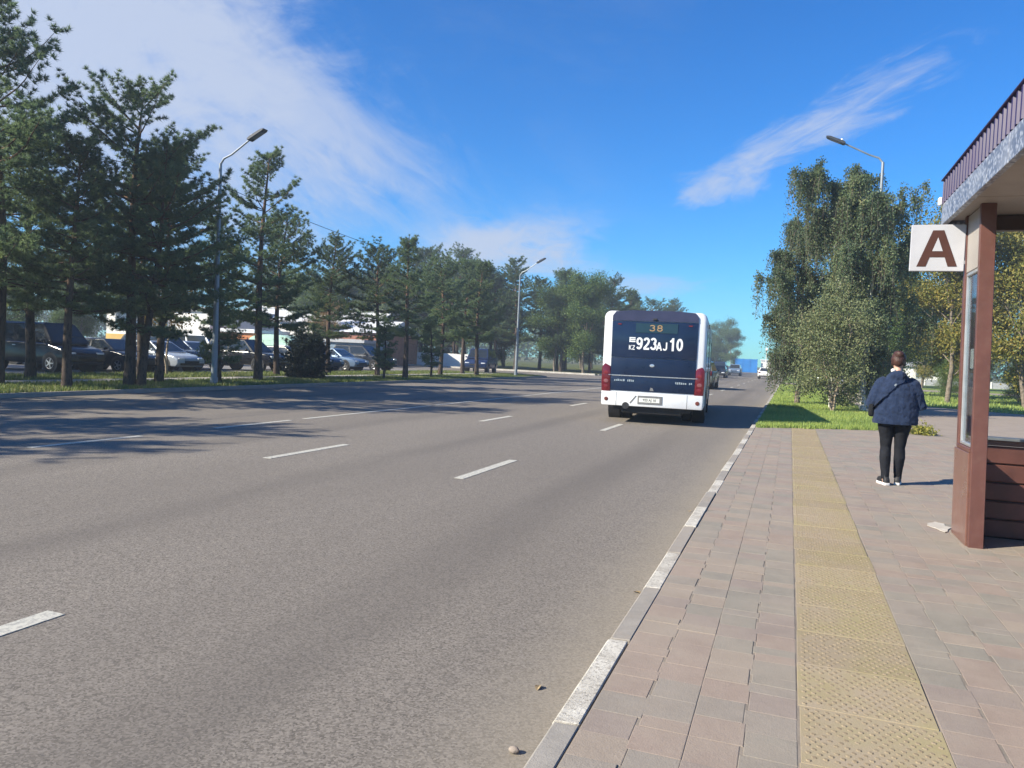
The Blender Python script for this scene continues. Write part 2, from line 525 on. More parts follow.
M['bus_navy'] = plain('bus_navy_panel', (0.009, 0.019, 0.048), 0.3, spec=0.2, var=0.15, scale=2, dirt=(0.016, 0.022, 0.035), dirt_amt=0.3)
M['bus_navy2'] = plain('bus_navy_glass', (0.010, 0.021, 0.052), 0.12, spec=0.3, var=0.1, scale=2)
M['bus_top'] = plain('bus_roof_cap', (0.03, 0.034, 0.075), 0.4, spec=0.4, var=0.1)
M['bus_glass'] = plain('bus_side_glass', (0.012, 0.015, 0.02), 0.06, spec=0.6, var=0.05)
M['display'] = plain('display_glass', (0.012, 0.03, 0.05), 0.12, spec=0.5)
M['led'] = emit_mat('led_orange', (1.0, 0.66, 0.36), 0.26)
M['decal'] = plain('white_decal', (0.68, 0.69, 0.71), 0.45, var=0.03)
M['silver'] = plain('silver_trim', (0.55, 0.56, 0.58), 0.25, 0.7, var=0.05)
M['red_lens'] = plain('red_lamp_lens', (0.11, 0.006, 0.012), 0.15, spec=0.6, var=0.1)
M['red_bright'] = plain('red_lamp_insert', (0.15, 0.010, 0.014), 0.2, spec=0.6)
M['pink_lens'] = plain('clear_red_lens', (0.20, 0.07, 0.075), 0.2, spec=0.6)
M['amber'] = plain('reflector_amber', (0.12, 0.03, 0.02), 0.3, spec=0.5)
M['plate'] = plain('plate_white', (0.62, 0.62, 0.58), 0.45)
M['plate_frame'] = plain('plate_frame', (0.16, 0.16, 0.16), 0.5)
M['black'] = plain('black_plastic', (0.018, 0.018, 0.02), 0.6, var=0.2)
M['under'] = plain('underbody', (0.025, 0.024, 0.024), 0.8, var=0.2)
M['tyre'] = plain('tyre_rubber', (0.022, 0.022, 0.022), 0.85, var=0.2, spec=0.2)
M['rim'] = plain('wheel_rim', (0.42, 0.42, 0.43), 0.35, 0.7)
M['car_glass'] = plain('car_glass', (0.02, 0.025, 0.03), 0.05, spec=0.6, var=0.05)
M['head_lens'] = plain('headlamp_lens', (0.6, 0.62, 0.65), 0.1, spec=0.7)
M['navy_jacket'] = fabric('navy_jacket', (0.013, 0.024, 0.058), 0.15, 14, 0.08)
M['black_fabric'] = fabric('black_fabric', (0.010, 0.011, 0.013), 0.2, 14, 0.0)
M['legging'] = fabric('legging', (0.010, 0.011, 0.015), 0.2, 10, 0.0)
M['skin'] = plain('skin', (0.50, 0.30, 0.22), 0.5, var=0.06, scale=10)
M['hair'] = plain('reddish_brown_hair', (0.050, 0.020, 0.014), 0.5, var=0.4, scale=30, bump=0.6)
M['shoe'] = plain('black_shoe', (0.02, 0.02, 0.022), 0.6)
M['sole'] = plain('white_sole', (0.72, 0.70, 0.68), 0.6)
M['white_cloth'] = fabric('white_cloth', (0.75, 0.74, 0.72), 0.05)
M['wall_white'] = plain('white_wall', (0.72, 0.71, 0.68), 0.8, var=0.08, scale=0.6)
M['wall_yellow'] = plain('ochre_wall', (0.55, 0.36, 0.10), 0.8, var=0.1, scale=0.8)
M['wall_orange'] = plain('orange_boards', (0.42, 0.15, 0.05), 0.7, var=0.15, scale=1.2)
M['wall_mint'] = plain('mint_sheet', (0.40, 0.60, 0.50), 0.55, var=0.06, scale=0.8)
M['wall_brick'] = plain('red_brick_wall', (0.30, 0.13, 0.09), 0.85, var=0.2, scale=3)
M['wall_grey'] = plain('grey_blue_wall', (0.16, 0.22, 0.28), 0.7, var=0.15, scale=1)
M['roof_white'] = plain('pale_sheet_roof', (0.68, 0.69, 0.72), 0.45, var=0.06)
M['roof_grey'] = plain('grey_roof', (0.35, 0.36, 0.38), 0.6, var=0.1)
M['blue_fence'] = plain('blue_sheet_fence', (0.008, 0.17, 0.50), 0.5, var=0.1, scale=0.4)
M['window'] = plain('house_window', (0.05, 0.09, 0.11), 0.1, spec=0.6)
M['leaf_dead'] = plain('dry_leaf', (0.30, 0.22, 0.12), 0.7, var=0.2)


# ------------------------------------------------------------------ object helpers
def link(name, me, mat=None, parent=None, loc=None):
    o = bpy.data.objects.new(name, me)
    COL.objects.link(o)
    if mat is not None and me is not None:
        for m in (mat if isinstance(mat, (list, tuple)) else [mat]):
            me.materials.append(m if not isinstance(m, str) else M[m])
    if parent is not None:
        o.parent = parent
    if loc is not None:
        o.location = loc
    return o


def tag(o, label=None, cat=None, group=None, kind=None):
    if label: o['label'] = label
    if cat: o['category'] = cat
    if group: o['group'] = group
    if kind: o['kind'] = kind
    return o


def thing(name, label, cat, loc=(0, 0, 0), rz=0.0, group=None):
    o = bpy.data.objects.new(name, None)
    o.empty_display_size = 0.2
    COL.objects.link(o)
    o.location = loc
    o.rotation_euler = (0, 0, rz)
    return tag(o, label, cat, group)


def copy_tree(o, parent=None):
    c = o.copy()
    COL.objects.link(c)
    if parent is not None:
        c.parent = parent
    for ch in list(o.children):
        copy_tree(ch, c)
    return c


class B:
    """collects solids, then becomes one mesh object"""
    def __init__(self):
        self.bm = bmesh.new()

    def _merge(self, b2):
        me = bpy.data.meshes.new('tmp')
        b2.to_mesh(me); b2.free()
        self.bm.from_mesh(me)
        bpy.data.meshes.remove(me)

    def box(self, c, s, bevel=0.0, seg=2, rot=None):
        b = bmesh.new()
        bmesh.ops.create_cube(b, size=1.0)
        bmesh.ops.scale(b, vec=s, verts=b.verts)
        if bevel > 0:
            bmesh.ops.bevel(b, geom=list(b.edges), offset=min(bevel, min(s) * 0.49), segments=seg, affect='EDGES', profile=0.5)
        if rot is not None:
            bmesh.ops.transform(b, matrix=rot.to_4x4() if len(rot) == 3 else rot, verts=b.verts)
        bmesh.ops.translate(b, vec=c, verts=b.verts)
        self._merge(b)
        return self

    def prism(self, pts, axis, a, b_, bevel=0.0, seg=2):
        """2-D outline extruded along axis between a and b_"""
        b = bmesh.new()
        def P(u, v, w):
            return {'x': (w, u, v), 'y': (u, w, v), 'z': (u, v, w)}[axis]
        v0 = [b.verts.new(P(u, v, a)) for u, v in pts]
        v1 = [b.verts.new(P(u, v, b_)) for u, v in pts]
        b.faces.new(v0); b.faces.new(list(reversed(v1)))
        n = len(pts)
        for i in range(n):
            b.faces.new((v0[i], v0[(i + 1) % n], v1[(i + 1) % n], v1[i]))
        bmesh.ops.recalc_face_normals(b, faces=b.faces)
        if bevel > 0:
            bmesh.ops.bevel(b, geom=list(b.edges), offset=bevel, segments=seg, affect='EDGES', profile=0.5)
        self._merge(b)
        return self

    def tube(self, pts, rad, seg=8, cap=True):
        b = bmesh.new()
        pts = [Vector(p) for p in pts]
        if isinstance(rad, (int, float)):
            rad = [rad] * len(pts)
        rings = []
        ref = Vector((0.31, 0.21, 0.93))
        for i, p in enumerate(pts):
            d = (pts[min(i + 1, len(pts) - 1)] - pts[max(i - 1, 0)])
            if d.length < 1e-9: d = Vector((0, 0, 1))
            d.normalize()
            if i == 0:
                u = d.cross(ref if abs(d.dot(ref)) < 0.9 else Vector((1, 0, 0))).normalized()
            else:
                u = (u - d * u.dot(d)).normalized()
            v = d.cross(u)
            rings.append([b.verts.new(p + (u * math.cos(t) + v * math.sin(t)) * rad[i]) for t in [2 * math.pi * k / seg for k in range(seg)]])
        for i in range(len(rings) - 1):
            for k in range(seg):
                b.faces.new((rings[i][k], rings[i][(k + 1) % seg], rings[i + 1][(k + 1) % seg], rings[i + 1][k]))
        if cap:
            b.faces.new(list(reversed(rings[0]))); b.faces.new(rings[-1])
        bmesh.ops.recalc_face_normals(b, faces=b.faces)
        self._merge(b)
        return self

    def loft(self, rings, cap=True):
        b = bmesh.new()
        vs = [[b.verts.new(p) for p in r] for r in rings]
        n = len(rings[0])
        for i in range(len(vs) - 1):
            for k in range(n):
                b.faces.new((vs[i][k], vs[i][(k + 1) % n], vs[i + 1][(k + 1) % n], vs[i + 1][k]))
        if cap:
            b.faces.new(list(reversed(vs[0]))); b.faces.new(vs[-1])
        bmesh.ops.recalc_face_normals(b, faces=b.faces)
        self._merge(b)
        return self

    def ellipsoid(self, c, r, seg=16, rings=10, rot=None):
        b = bmesh.new()
        bmesh.ops.create_uvsphere(b, u_segments=seg, v_segments=rings, radius=1.0)
        bmesh.ops.scale(b, vec=r, verts=b.verts)
        if rot is not None:
            bmesh.ops.transform(b, matrix=rot.to_4x4(), verts=b.verts)
        bmesh.ops.translate(b, vec=c, verts=b.verts)
        self._merge(b)
        return self

    def mesh(self, name='part', smooth=None):
        me = bpy.data.meshes.new(name)
        self.bm.to_mesh(me)
        self.bm.free()
        if smooth is not None:
            me.polygons.foreach_set('use_smooth', [True] * len(me.polygons))
            if smooth < 180:
                me.set_sharp_from_angle(angle=R(smooth))
        return me

    def out(self, name, mat, parent=None, loc=None, smooth=35):
        return link(name, self.mesh(name, smooth), mat, parent, loc)


def np_mesh(name, V, F, tint=None, smooth=False):
    """V (n,3), F (m,k) -> mesh, fast"""
    me = bpy.data.meshes.new(name)
    V = np.asarray(V, np.float32); F = np.asarray(F, np.int32)
    k = F.shape[1]
    me.vertices.add(len(V)); me.vertices.foreach_set('co', V.ravel())
    me.loops.add(F.size); me.loops.foreach_set('vertex_index', F.ravel())
    me.polygons.add(len(F))
    me.polygons.foreach_set('loop_start', np.arange(0, F.size, k, dtype=np.int32))
    me.polygons.foreach_set('use_smooth', np.full(len(F), bool(smooth)))
    me.update(calc_edges=True)
    if tint is not None:
        a = me.attributes.new('tint', 'FLOAT', 'POINT')
        a.data.foreach_set('value', np.asarray(tint, np.float32))
    return me


def sheet(name, poly, z, mat, parent=None, kind='structure'):
    me = bpy.data.meshes.new(name)
    me.from_pydata([(x, y, z) for x, y in poly], [], [list(range(len(poly)))])
    o = link(name, me, mat, parent)
    if kind and parent is None: o['kind'] = kind
    return o


def text_mesh(txt, size, extrude=0.002, offset=0.0, xscale=1.0):
    cu = bpy.data.curves.new('lettering', 'FONT')
    cu.body = txt; cu.size = size; cu.extrude = extrude; cu.offset = offset
    cu.align_x = 'CENTER'; cu.align_y = 'CENTER'
    o = bpy.data.objects.new('lettering', cu)
    COL.objects.link(o)
    dg = bpy.context.evaluated_depsgraph_get()
    me = bpy.data.meshes.new_from_object(o.evaluated_get(dg))
    bpy.data.objects.remove(o)
    me.transform(Matrix.Diagonal((xscale, 1, 1, 1)))
    # stand it up: text x -> x, text y -> z, facing -y
    me.transform(Matrix.Rotation(R(90), 4, 'X'))
    return me


# ------------------------------------------------------------------ ground, road, pavement
KX = -0.82            # road side of the right kerb
LX = -17.35           # left kerb
PZ = 0.10             # level of pavements and verges
sheet('ground', [(-900, -300), (900, -300), (900, 1500), (-900, 1500)], -0.06, 'far_ground')
road = sheet('road', [(LX, -40), (KX, -40), (KX, 196), (LX, 196)], 0.0, 'asphalt')
sheet('side_street', [(-120, 57), (LX + 0.004, 57), (LX + 0.004, 72), (-120, 72)], -0.004, 'asphalt')
sheet('cross_street', [(-120, 184), (90, 184), (90, 199), (-120, 199)], -0.008, 'asphalt')


def slab(name, poly, z0, z1, mat, parent=None):
    b = B(); b.prism(poly, 'z', z0, z1)
    o = b.out(name, mat, parent, smooth=None)
    if parent is None: o['kind'] = 'structure'
    return o


# lane markings: dashes are pieces of the road
rng = random.Random(5)
dash = B().box((0, 0, 0), (0.13, 2.0, 0.004)).mesh('lane_dash')
dash.materials.append(M['paint'])
k = 0
for lx in (-3.77, -6.62):
    y = -6.8
    while y < 150:
        o = bpy.data.objects.new('lane_dash', dash); COL.objects.link(o); o.parent = road
        o.location = (lx, y + (1.2 if y < 3 else 1.0), 0.003)
        y += 7.75
for y0, y1 in ((-4.0, -1.5), (2.0, 4.6), (7.6, 9.5), (11.2, 13.4), (13.9, 20.0), (20.4, 54.0), (74.0, 150.0)):
    b = B(); b.box((-9.65, (y0 + y1) / 2, 0.003), (0.12, y1 - y0, 0.004)); b.out('centre_line', 'paint', road, smooth=None)

# right kerb: stones one metre long, every other one whitewashed
kerb = slab('kerb', [(KX + 0.012, -8), (-0.705, -8), (-0.705, 73), (KX + 0.012, 73)], -0.05, 0.055, 'kerb_grey')


def stone_mesh(L, mat):
    b = B()
    b.prism([(KX, -0.05), (KX + 0.004, 0.085), (KX + 0.016, 0.103), (-0.703, 0.107), (-0.700, -0.05)], 'y', 0.006, L - 0.006, 0.004, 1)
    me = b.mesh('kerb_stone', None); me.materials.append(M[mat]); return me


KG, KW = stone_mesh(1.0, 'kerb_grey'), stone_mesh(1.0, 'kerb_white')
for i in range(-4, 70):
    y = 2.93 + (i - 0) * 1.005
    white = (i % 2 == 0)
    o = bpy.data.objects.new('kerb_stone', KW if white else KG); COL.objects.link(o); o.parent = kerb
    o.location = (rng.uniform(-.004, .004), y, rng.uniform(-.006, .004))
    o.rotation_euler = (rng.uniform(-.003, .003), 0, rng.uniform(-.003, .003))
# left kerb
kl = B()
for y0, y1 in ((-30, 56.0),):
    kl.box((LX - 0.075, (y0 + y1) / 2, 0.03), (0.15, y1 - y0, 0.16), 0.012, 1)
tag(kl.out('left_kerb', 'kerb_grey', smooth=None), kind='structure')
kl = B().box((LX - 0.075, 128.5, 0.03), (0.15, 111, 0.16), 0.012, 1)
kl.box((-55, 72.1, 0.05), (75, 0.2, 0.2), 0.012, 1)
tag(kl.out('far_left_kerb', 'kerb_white', smooth=None), kind='structure')
kl = B().box((KX + 0.06, 140, 0.03), (0.12, 112, 0.16), 0.012, 1)
tag(kl.out('far_right_kerb', 'kerb_white', smooth=None), kind='structure')

# pavement: bed of sand with single pavers
pav_poly = [(-0.70, -8), (9.0, -8), (9.0, 20.4), (3.6, 20.4), (2.6, 21.4), (0.8, 20.3), (-0.70, 19.3)]
pav = slab('pavement', pav_poly, -0.05, PZ - 0.0025, 'joint')
path = slab('path', [(2.3, 20.4), (40, 20.4), (40, 31), (14, 34.5), (8.5, 36.5), (4.6, 40), (4.0, 70), (2.7, 70), (2.7, 40), (2.6, 30)], -0.05, PZ - 0.006, 'path')


def brick_mesh(mi, w=1.0, l=1.0, ch=0.02):
    b = bmesh.new()
    h0, h1, h2 = -0.05, -0.0009, 0.0
    def ring(dx, dy, z):
        return [b.verts.new((sx * (w / 2 - dx), sy * (l / 2 - dy), z)) for sx, sy in ((-1, -1), (1, -1), (1, 1), (-1, 1))]
    r0, r1, r2 = ring(0, 0, h0), ring(0, 0, h1), ring(ch * 0.6, ch * 0.6, h2)
    for a, c in ((r0, r1), (r1, r2)):
        for i in range(4):
            b.faces.new((a[i], a[(i + 1) % 4], c[(i + 1) % 4], c[i]))
    b.faces.new(r2)
    bmesh.ops.recalc_face_normals(b, faces=b.faces)
    me = bpy.data.meshes.new('brick'); b.to_mesh(me); b.free()
    me.materials.append(BR[mi])
    return me


BM = [brick_mesh(i) for i in range(5)]
PWID, PLEN = 0.2, 0.2
bricks = []


def lay(x0, ncol, wcol, y0, y1, jogs):
    rr = random.Random(int(x0 * 100) + 7)
    for c in range(ncol):
        off = rr.choice((0, 0.5, 0.33, 0.66)) * PLEN
        y = y0 - off
        r = 0
        while y < y1:
            ja = 0.006 * jogs(c) * (1 if r % 2 else -1)
            jb = 0.006 * jogs(c + 1) * (1 if (r + c) % 2 else -1)
            xa = x0 + c * wcol + ja; xb = x0 + (c + 1) * wcol + jb
            L = PLEN if rr.random() < 0.75 else PLEN * 0.5
            t = mnoise.noise(Vector((xa * 0.9, y * 0.7, 3.1))) + rr.uniform(-0.75, 0.75)
            mi = 4 if t < -0.48 else 1 if t < -0.12 else 3 if t < 0.12 else 2 if t < 0.42 else 0
            bricks.append(((xa + xb) / 2, y + L / 2, xb - xa - 0.003, L - 0.0012, mi,
                           rr.gauss(0, 0.0008), rr.gauss(0, 0.003), rr.gauss(0, 0.004), rr.gauss(0, 0.005)))
            y += L; r += 1


def edge_y(x):                       # where the pavers stop
    return 19.3 + (x + 0.7) * 0.64 if x < 2.6 else 20.3


lay(-0.698, 4, 0.2015, 0.4, 19.2, lambda c: 0 if c in (0, 4, 2) else 1)
lay(0.662, 36, 0.2, 0.4, 21.3, lambda c: 1 if c % 3 else 0)
bricks = [q for q in bricks if q[1] + q[3] / 2 < edge_y(q[0]) and q[0] - q[2] / 2 > -0.70]
# in view: right of the line of sight to the picture's left edge and inside its right edge
def in_view(q):
    x, y = q[0], q[1]
    return y > 2.7 and x < 0.262 * y + 0.25 and x > -0.8
bricks.sort(key=lambda q: (0 if in_view(q) else 1, q[1]))
pieces, rest = bricks[:300], bricks[300:]
for q in pieces:
    o = bpy.data.objects.new('brick', BM[q[4]]); COL.objects.link(o); o.parent = pav
    o.location = (q[0], q[1], PZ + q[5]); o.scale = (q[2], q[3], 1); o.rotation_euler = (q[6], q[7], q[8])
V, F, MI = [], [], []
bm0 = BM[0]
bv = np.array([v.co[:] for v in bm0.vertices]); bf = np.array([p.vertices[:] for p in bm0.polygons])
for i, q in enumerate(rest):
    v = bv * np.array([q[2], q[3], 1.0])
    v[:, 2] += v[:, 0] * -q[7] + v[:, 1] * q[6]
    V.append(v + np.array([q[0], q[1], PZ + q[5]])); F.append(bf + i * len(bv)); MI += [q[4]] * len(bf)
me = np_mesh('brick_field', np.concatenate(V), np.concatenate(F))
for m in BR: me.materials.append(m)
me.polygons.foreach_set('material_index', np.array(MI, np.int32))
tag(link('brick_field', me, None, pav), kind='stuff')


# tactile strip: square tiles with studs
def tile_mesh(mi, seed):
    rr = random.Random(seed)
    b = bmesh.new()
    w, l = 0.545, 0.505
    b2 = B(); b2.box((0, 0, -0.025), (w - 0.004, l - 0.004, 0.05), 0.0012, 1)
    me0 = b2.mesh('t', None); b.from_mesh(me0); bpy.data.meshes.remove(me0)
    rows, cols = 15, 13
    for r in range(rows):
        for c in range(cols - (r % 2)):
            if rr.random() < 0.10: continue
            x = -w / 2 + 0.028 + c * (w - 0.056) / (cols - 1) + (0.5 * (w - 0.056) / (cols - 1) if r % 2 else 0)
            y = -l / 2 + 0.026 + r * (l - 0.052) / (rows - 1)
            hh = rr.uniform(0.002, 0.004)
            v0 = [b.verts.new((x + 0.0125 * math.cos(t), y + 0.0125 * math.sin(t), -0.0005)) for t in [k * math.pi / 3 for k in range(6)]]
            v1 = [b.verts.new((x + 0.0075 * math.cos(t), y + 0.0075 * math.sin(t), hh)) for t in [k * math.pi / 3 for k in range(6)]]
            for k in range(6): b.faces.new((v0[k], v0[(k + 1) % 6], v1[(k + 1) % 6], v1[k]))
            b.faces.new(v1)
    b.faces.ensure_lookup_table()
    for fc in b.faces:
        if max(v.co.z for v in fc.verts) > 0.0012: fc.material_index = 1
    me = bpy.data.meshes.new('tactile_tile'); b.to_mesh(me); b.free()
    me.materials.append(TA[mi]); me.materials.append(TD); return me


TM = [tile_mesh(i % 3, i) for i in range(6)]
y = 0.45; i = 0
while y + 0.51 < 19.9:
    o = bpy.data.objects.new('tactile_tile', TM[(i * 5 + i // 3) % 6]); COL.objects.link(o); o.parent = pav
    o.location = (0.386 + rng.uniform(-.006, .006), y + 0.2525, PZ + 0.002 + rng.uniform(-.002, .002))
    o.rotation_euler = (rng.uniform(-.006, .006), rng.uniform(-.005, .005), rng.uniform(-.006, .006))
    y += 0.511; i += 1

# verges, lawns, left path and parking lot
verge = slab('verge', [(-0.703, 19.32), (0.8, 20.32), (2.6, 21.42), (2.6, 70), (-0.703, 70)], -0.05, PZ - 0.004, 'lawn')
slab('lawn', [(2.704, 40.2), (2.9, 71), (60, 71), (60, 31), (40, 31.02), (14, 34.52), (8.5, 36.52), (4.7, 40.1), (4.1, 70)], -0.055, PZ - 0.01, 'lawn')
slab('far_lawn', [(-0.68, 84), (90, 84), (90, 184), (-0.68, 184)], -0.05, PZ - 0.01, 'lawn')
slab('driveway', [(-0.82, 71.01), (60, 71.01), (60, 83.99), (-0.82, 83.99)], -0.05, 0.02, 'path')
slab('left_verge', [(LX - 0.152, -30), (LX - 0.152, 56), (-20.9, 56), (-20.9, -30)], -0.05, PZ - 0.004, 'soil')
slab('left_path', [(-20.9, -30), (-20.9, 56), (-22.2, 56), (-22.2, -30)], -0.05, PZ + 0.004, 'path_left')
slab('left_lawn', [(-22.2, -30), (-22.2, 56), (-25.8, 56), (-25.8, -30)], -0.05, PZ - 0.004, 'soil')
slab('grove_floor', [(-25.8, -30), (-25.8, 17.0), (-60, 17.0), (-60, -30)], -0.05, PZ - 0.006, 'soil')
slab('parking_lot', [(-25.8, 17.02), (-25.8, 56), (-48, 56), (-48, 17.02)], -0.05, 0.03, 'lot')
slab('wood_floor', [(LX - 0.152, 72.22), (LX - 0.152, 184), (-120, 184), (-120, 72.22)], -0.05, 0.10, 'soil')


def blades(name, pts, hmin, hmax, wid, mat, seed, label, parent=None, zoff=PZ):
    r = np.random.default_rng(seed)
    n = len(pts)
    a = r.uniform(0, 2 * np.pi, n)
    h = r.uniform(hmin, hmax, n)
    lean = r.uniform(0.0, 0.6, n)
    d = np.stack([np.cos(a), np.sin(a)], 1)
    p = np.stack([-d[:, 1], d[:, 0]], 1) * (wid * r.uniform(0.6, 1.2, n))[:, None] / 2
    V = np.zeros((n, 3, 3))
    V[:, 0, :2] = pts - p; V[:, 1, :2] = pts + p
    V[:, 2, :2] = pts + d * (lean * h)[:, None]
    V[:, :2, 2] = zoff - 0.015; V[:, 2, 2] = zoff + h
    t = np.clip(0.45 + 0.25 * np.sin(pts[:, 0] * 1.7 + np.sin(pts[:, 1] * 0.9) * 2) * np.sin(pts[:, 1] * 0.6) + r.normal(0, 0.2, n), 0, 1)
    me = np_mesh(name, V.reshape(-1, 3), np.arange(n * 3).reshape(-1, 3), np.repeat(t, 3))
    return tag(link(name, me, mat), label, 'grass', kind='stuff')


nr = np.random.default_rng(3)
def scatter(n, x0, x1, y0, y1, power=1.6):
    y = y0 + (y1 - y0) * nr.random(n) ** power
    return np.stack([nr.uniform(x0, x1, n), y], 1)


pt = scatter(95000, -0.69, 2.62, 19.1, 70, 2.2)
lim = 19.33 + (pt[:, 0] + 0.7) * 0.645 + 0.12 * np.sin(pt[:, 0] * 9) * np.sin(pt[:, 0] * 3.7) - np.abs(nr.normal(0, 0.09, len(pt)))
pt = pt[(pt[:, 1] > lim)]
blades('grass', pt, 0.03, 0.13, 0.022, 'grass', 4, 'bright green grass on the verge beside the right kerb')
pt = np.concatenate([scatter(26000, 4.2, 24, 33, 70, 1.4)])
pt = pt[pt[:, 1] > np.interp(pt[:, 0], [4.2, 4.8, 8.5, 14, 40], [60, 40, 36.6, 34.6, 31])]
blades('grass', pt, 0.05, 0.16, 0.05, 'grass', 5, 'mown green lawn beyond the paved path at right')
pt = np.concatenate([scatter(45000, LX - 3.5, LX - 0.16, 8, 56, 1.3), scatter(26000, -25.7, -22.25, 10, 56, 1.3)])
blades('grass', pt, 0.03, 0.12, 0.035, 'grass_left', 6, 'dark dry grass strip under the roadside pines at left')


# ------------------------------------------------------------------ trees
def tubes_mesh(name, paths, sides=6):
    """paths: list of (points (n,3), radii (n,)) -> one smooth mesh"""
    V, F, base = [], [], 0
    ang = np.arange(sides) * 2 * np.pi / sides
    for P, rad in paths:
        P = np.asarray(P, float); rad = np.asarray(rad, float)
        d = np.gradient(P, axis=0)
        d /= np.linalg.norm(d, axis=1)[:, None] + 1e-9
        ref = np.where(np.abs(d[:, 2:3]) > 0.9, np.array([[1.0, 0, 0]]), np.array([[0, 0, 1.0]]))
        u = np.cross(d, ref); u /= np.linalg.norm(u, axis=1)[:, None] + 1e-9
        v = np.cross(d, u)
        ring = P[:, None, :] + (u[:, None, :] * np.cos(ang)[None, :, None] + v[:, None, :] * np.sin(ang)[None, :, None]) * rad[:, None, None]
        n = len(P)
        V.append(ring.reshape(-1, 3))
        i = np.arange(n - 1)[:, None] * sides; k = np.arange(sides)[None, :]
        k2 = (k + 1) % sides
        F.append(np.stack([base + i + k, base + i + k2, base + i + sides + k2, base + i + sides + k], -1).reshape(-1, 4))
        base += n * sides
    return np_mesh(name, np.concatenate(V), np.concatenate(F), smooth=True)


def tuft_cloud(name, C, D, tints, n_needle, length, width, seed):
    """needle tufts: C centres, D directions"""
    r = np.random.default_rng(seed)
    n = len(C)
    d = r.normal(0, 1, (n, n_needle, 3))
    d /= np.linalg.norm(d, axis=2)[..., None]
    d = d + D[:, None, :] * 0.75
    d /= np.linalg.norm(d, axis=2)[..., None] + 1e-9
    L = length * r.uniform(0.6, 1.15, (n, n_needle, 1))
    s = np.cross(d, r.normal(0, 1, (n, n_needle, 3)))
    s /= np.linalg.norm(s, axis=2)[..., None] + 1e-9
    base = C[:, None, :] + d * L * 0.05
    tip = C[:, None, :] + d * L
    V = np.stack([base - s * width * 0.5, base + s * width * 0.5, tip], 2)
    V = V.reshape(-1, 3)
    t = np.repeat(np.clip(tints, 0, 1), n_needle * 3)
    return np_mesh(name, V, np.arange(len(V)).reshape(-1, 3), t)


def leaf_cloud(name, C, tints, size, seed, droop=0.3):
    r = np.random.default_rng(seed)
    n = len(C)
    a = r.normal(0, 1, (n, 3)); a[:, 2] -= droop * 2
    a /= np.linalg.norm(a, axis=1)[:, None]
    b = np.cross(a, r.normal(0, 1, (n, 3))); b /= np.linalg.norm(b, axis=1)[:, None] + 1e-9
    s = size * r.uniform(0.6, 1.25, n)[:, None]
    V = np.stack([C - a * s * 0.5, C + b * s * 0.33, C + a * s * 0.5, C - b * s * 0.33], 1).reshape(-1, 3)
    return np_mesh(name, V, np.arange(len(V)).reshape(-1, 4), np.repeat(np.clip(tints, 0, 1), 4))


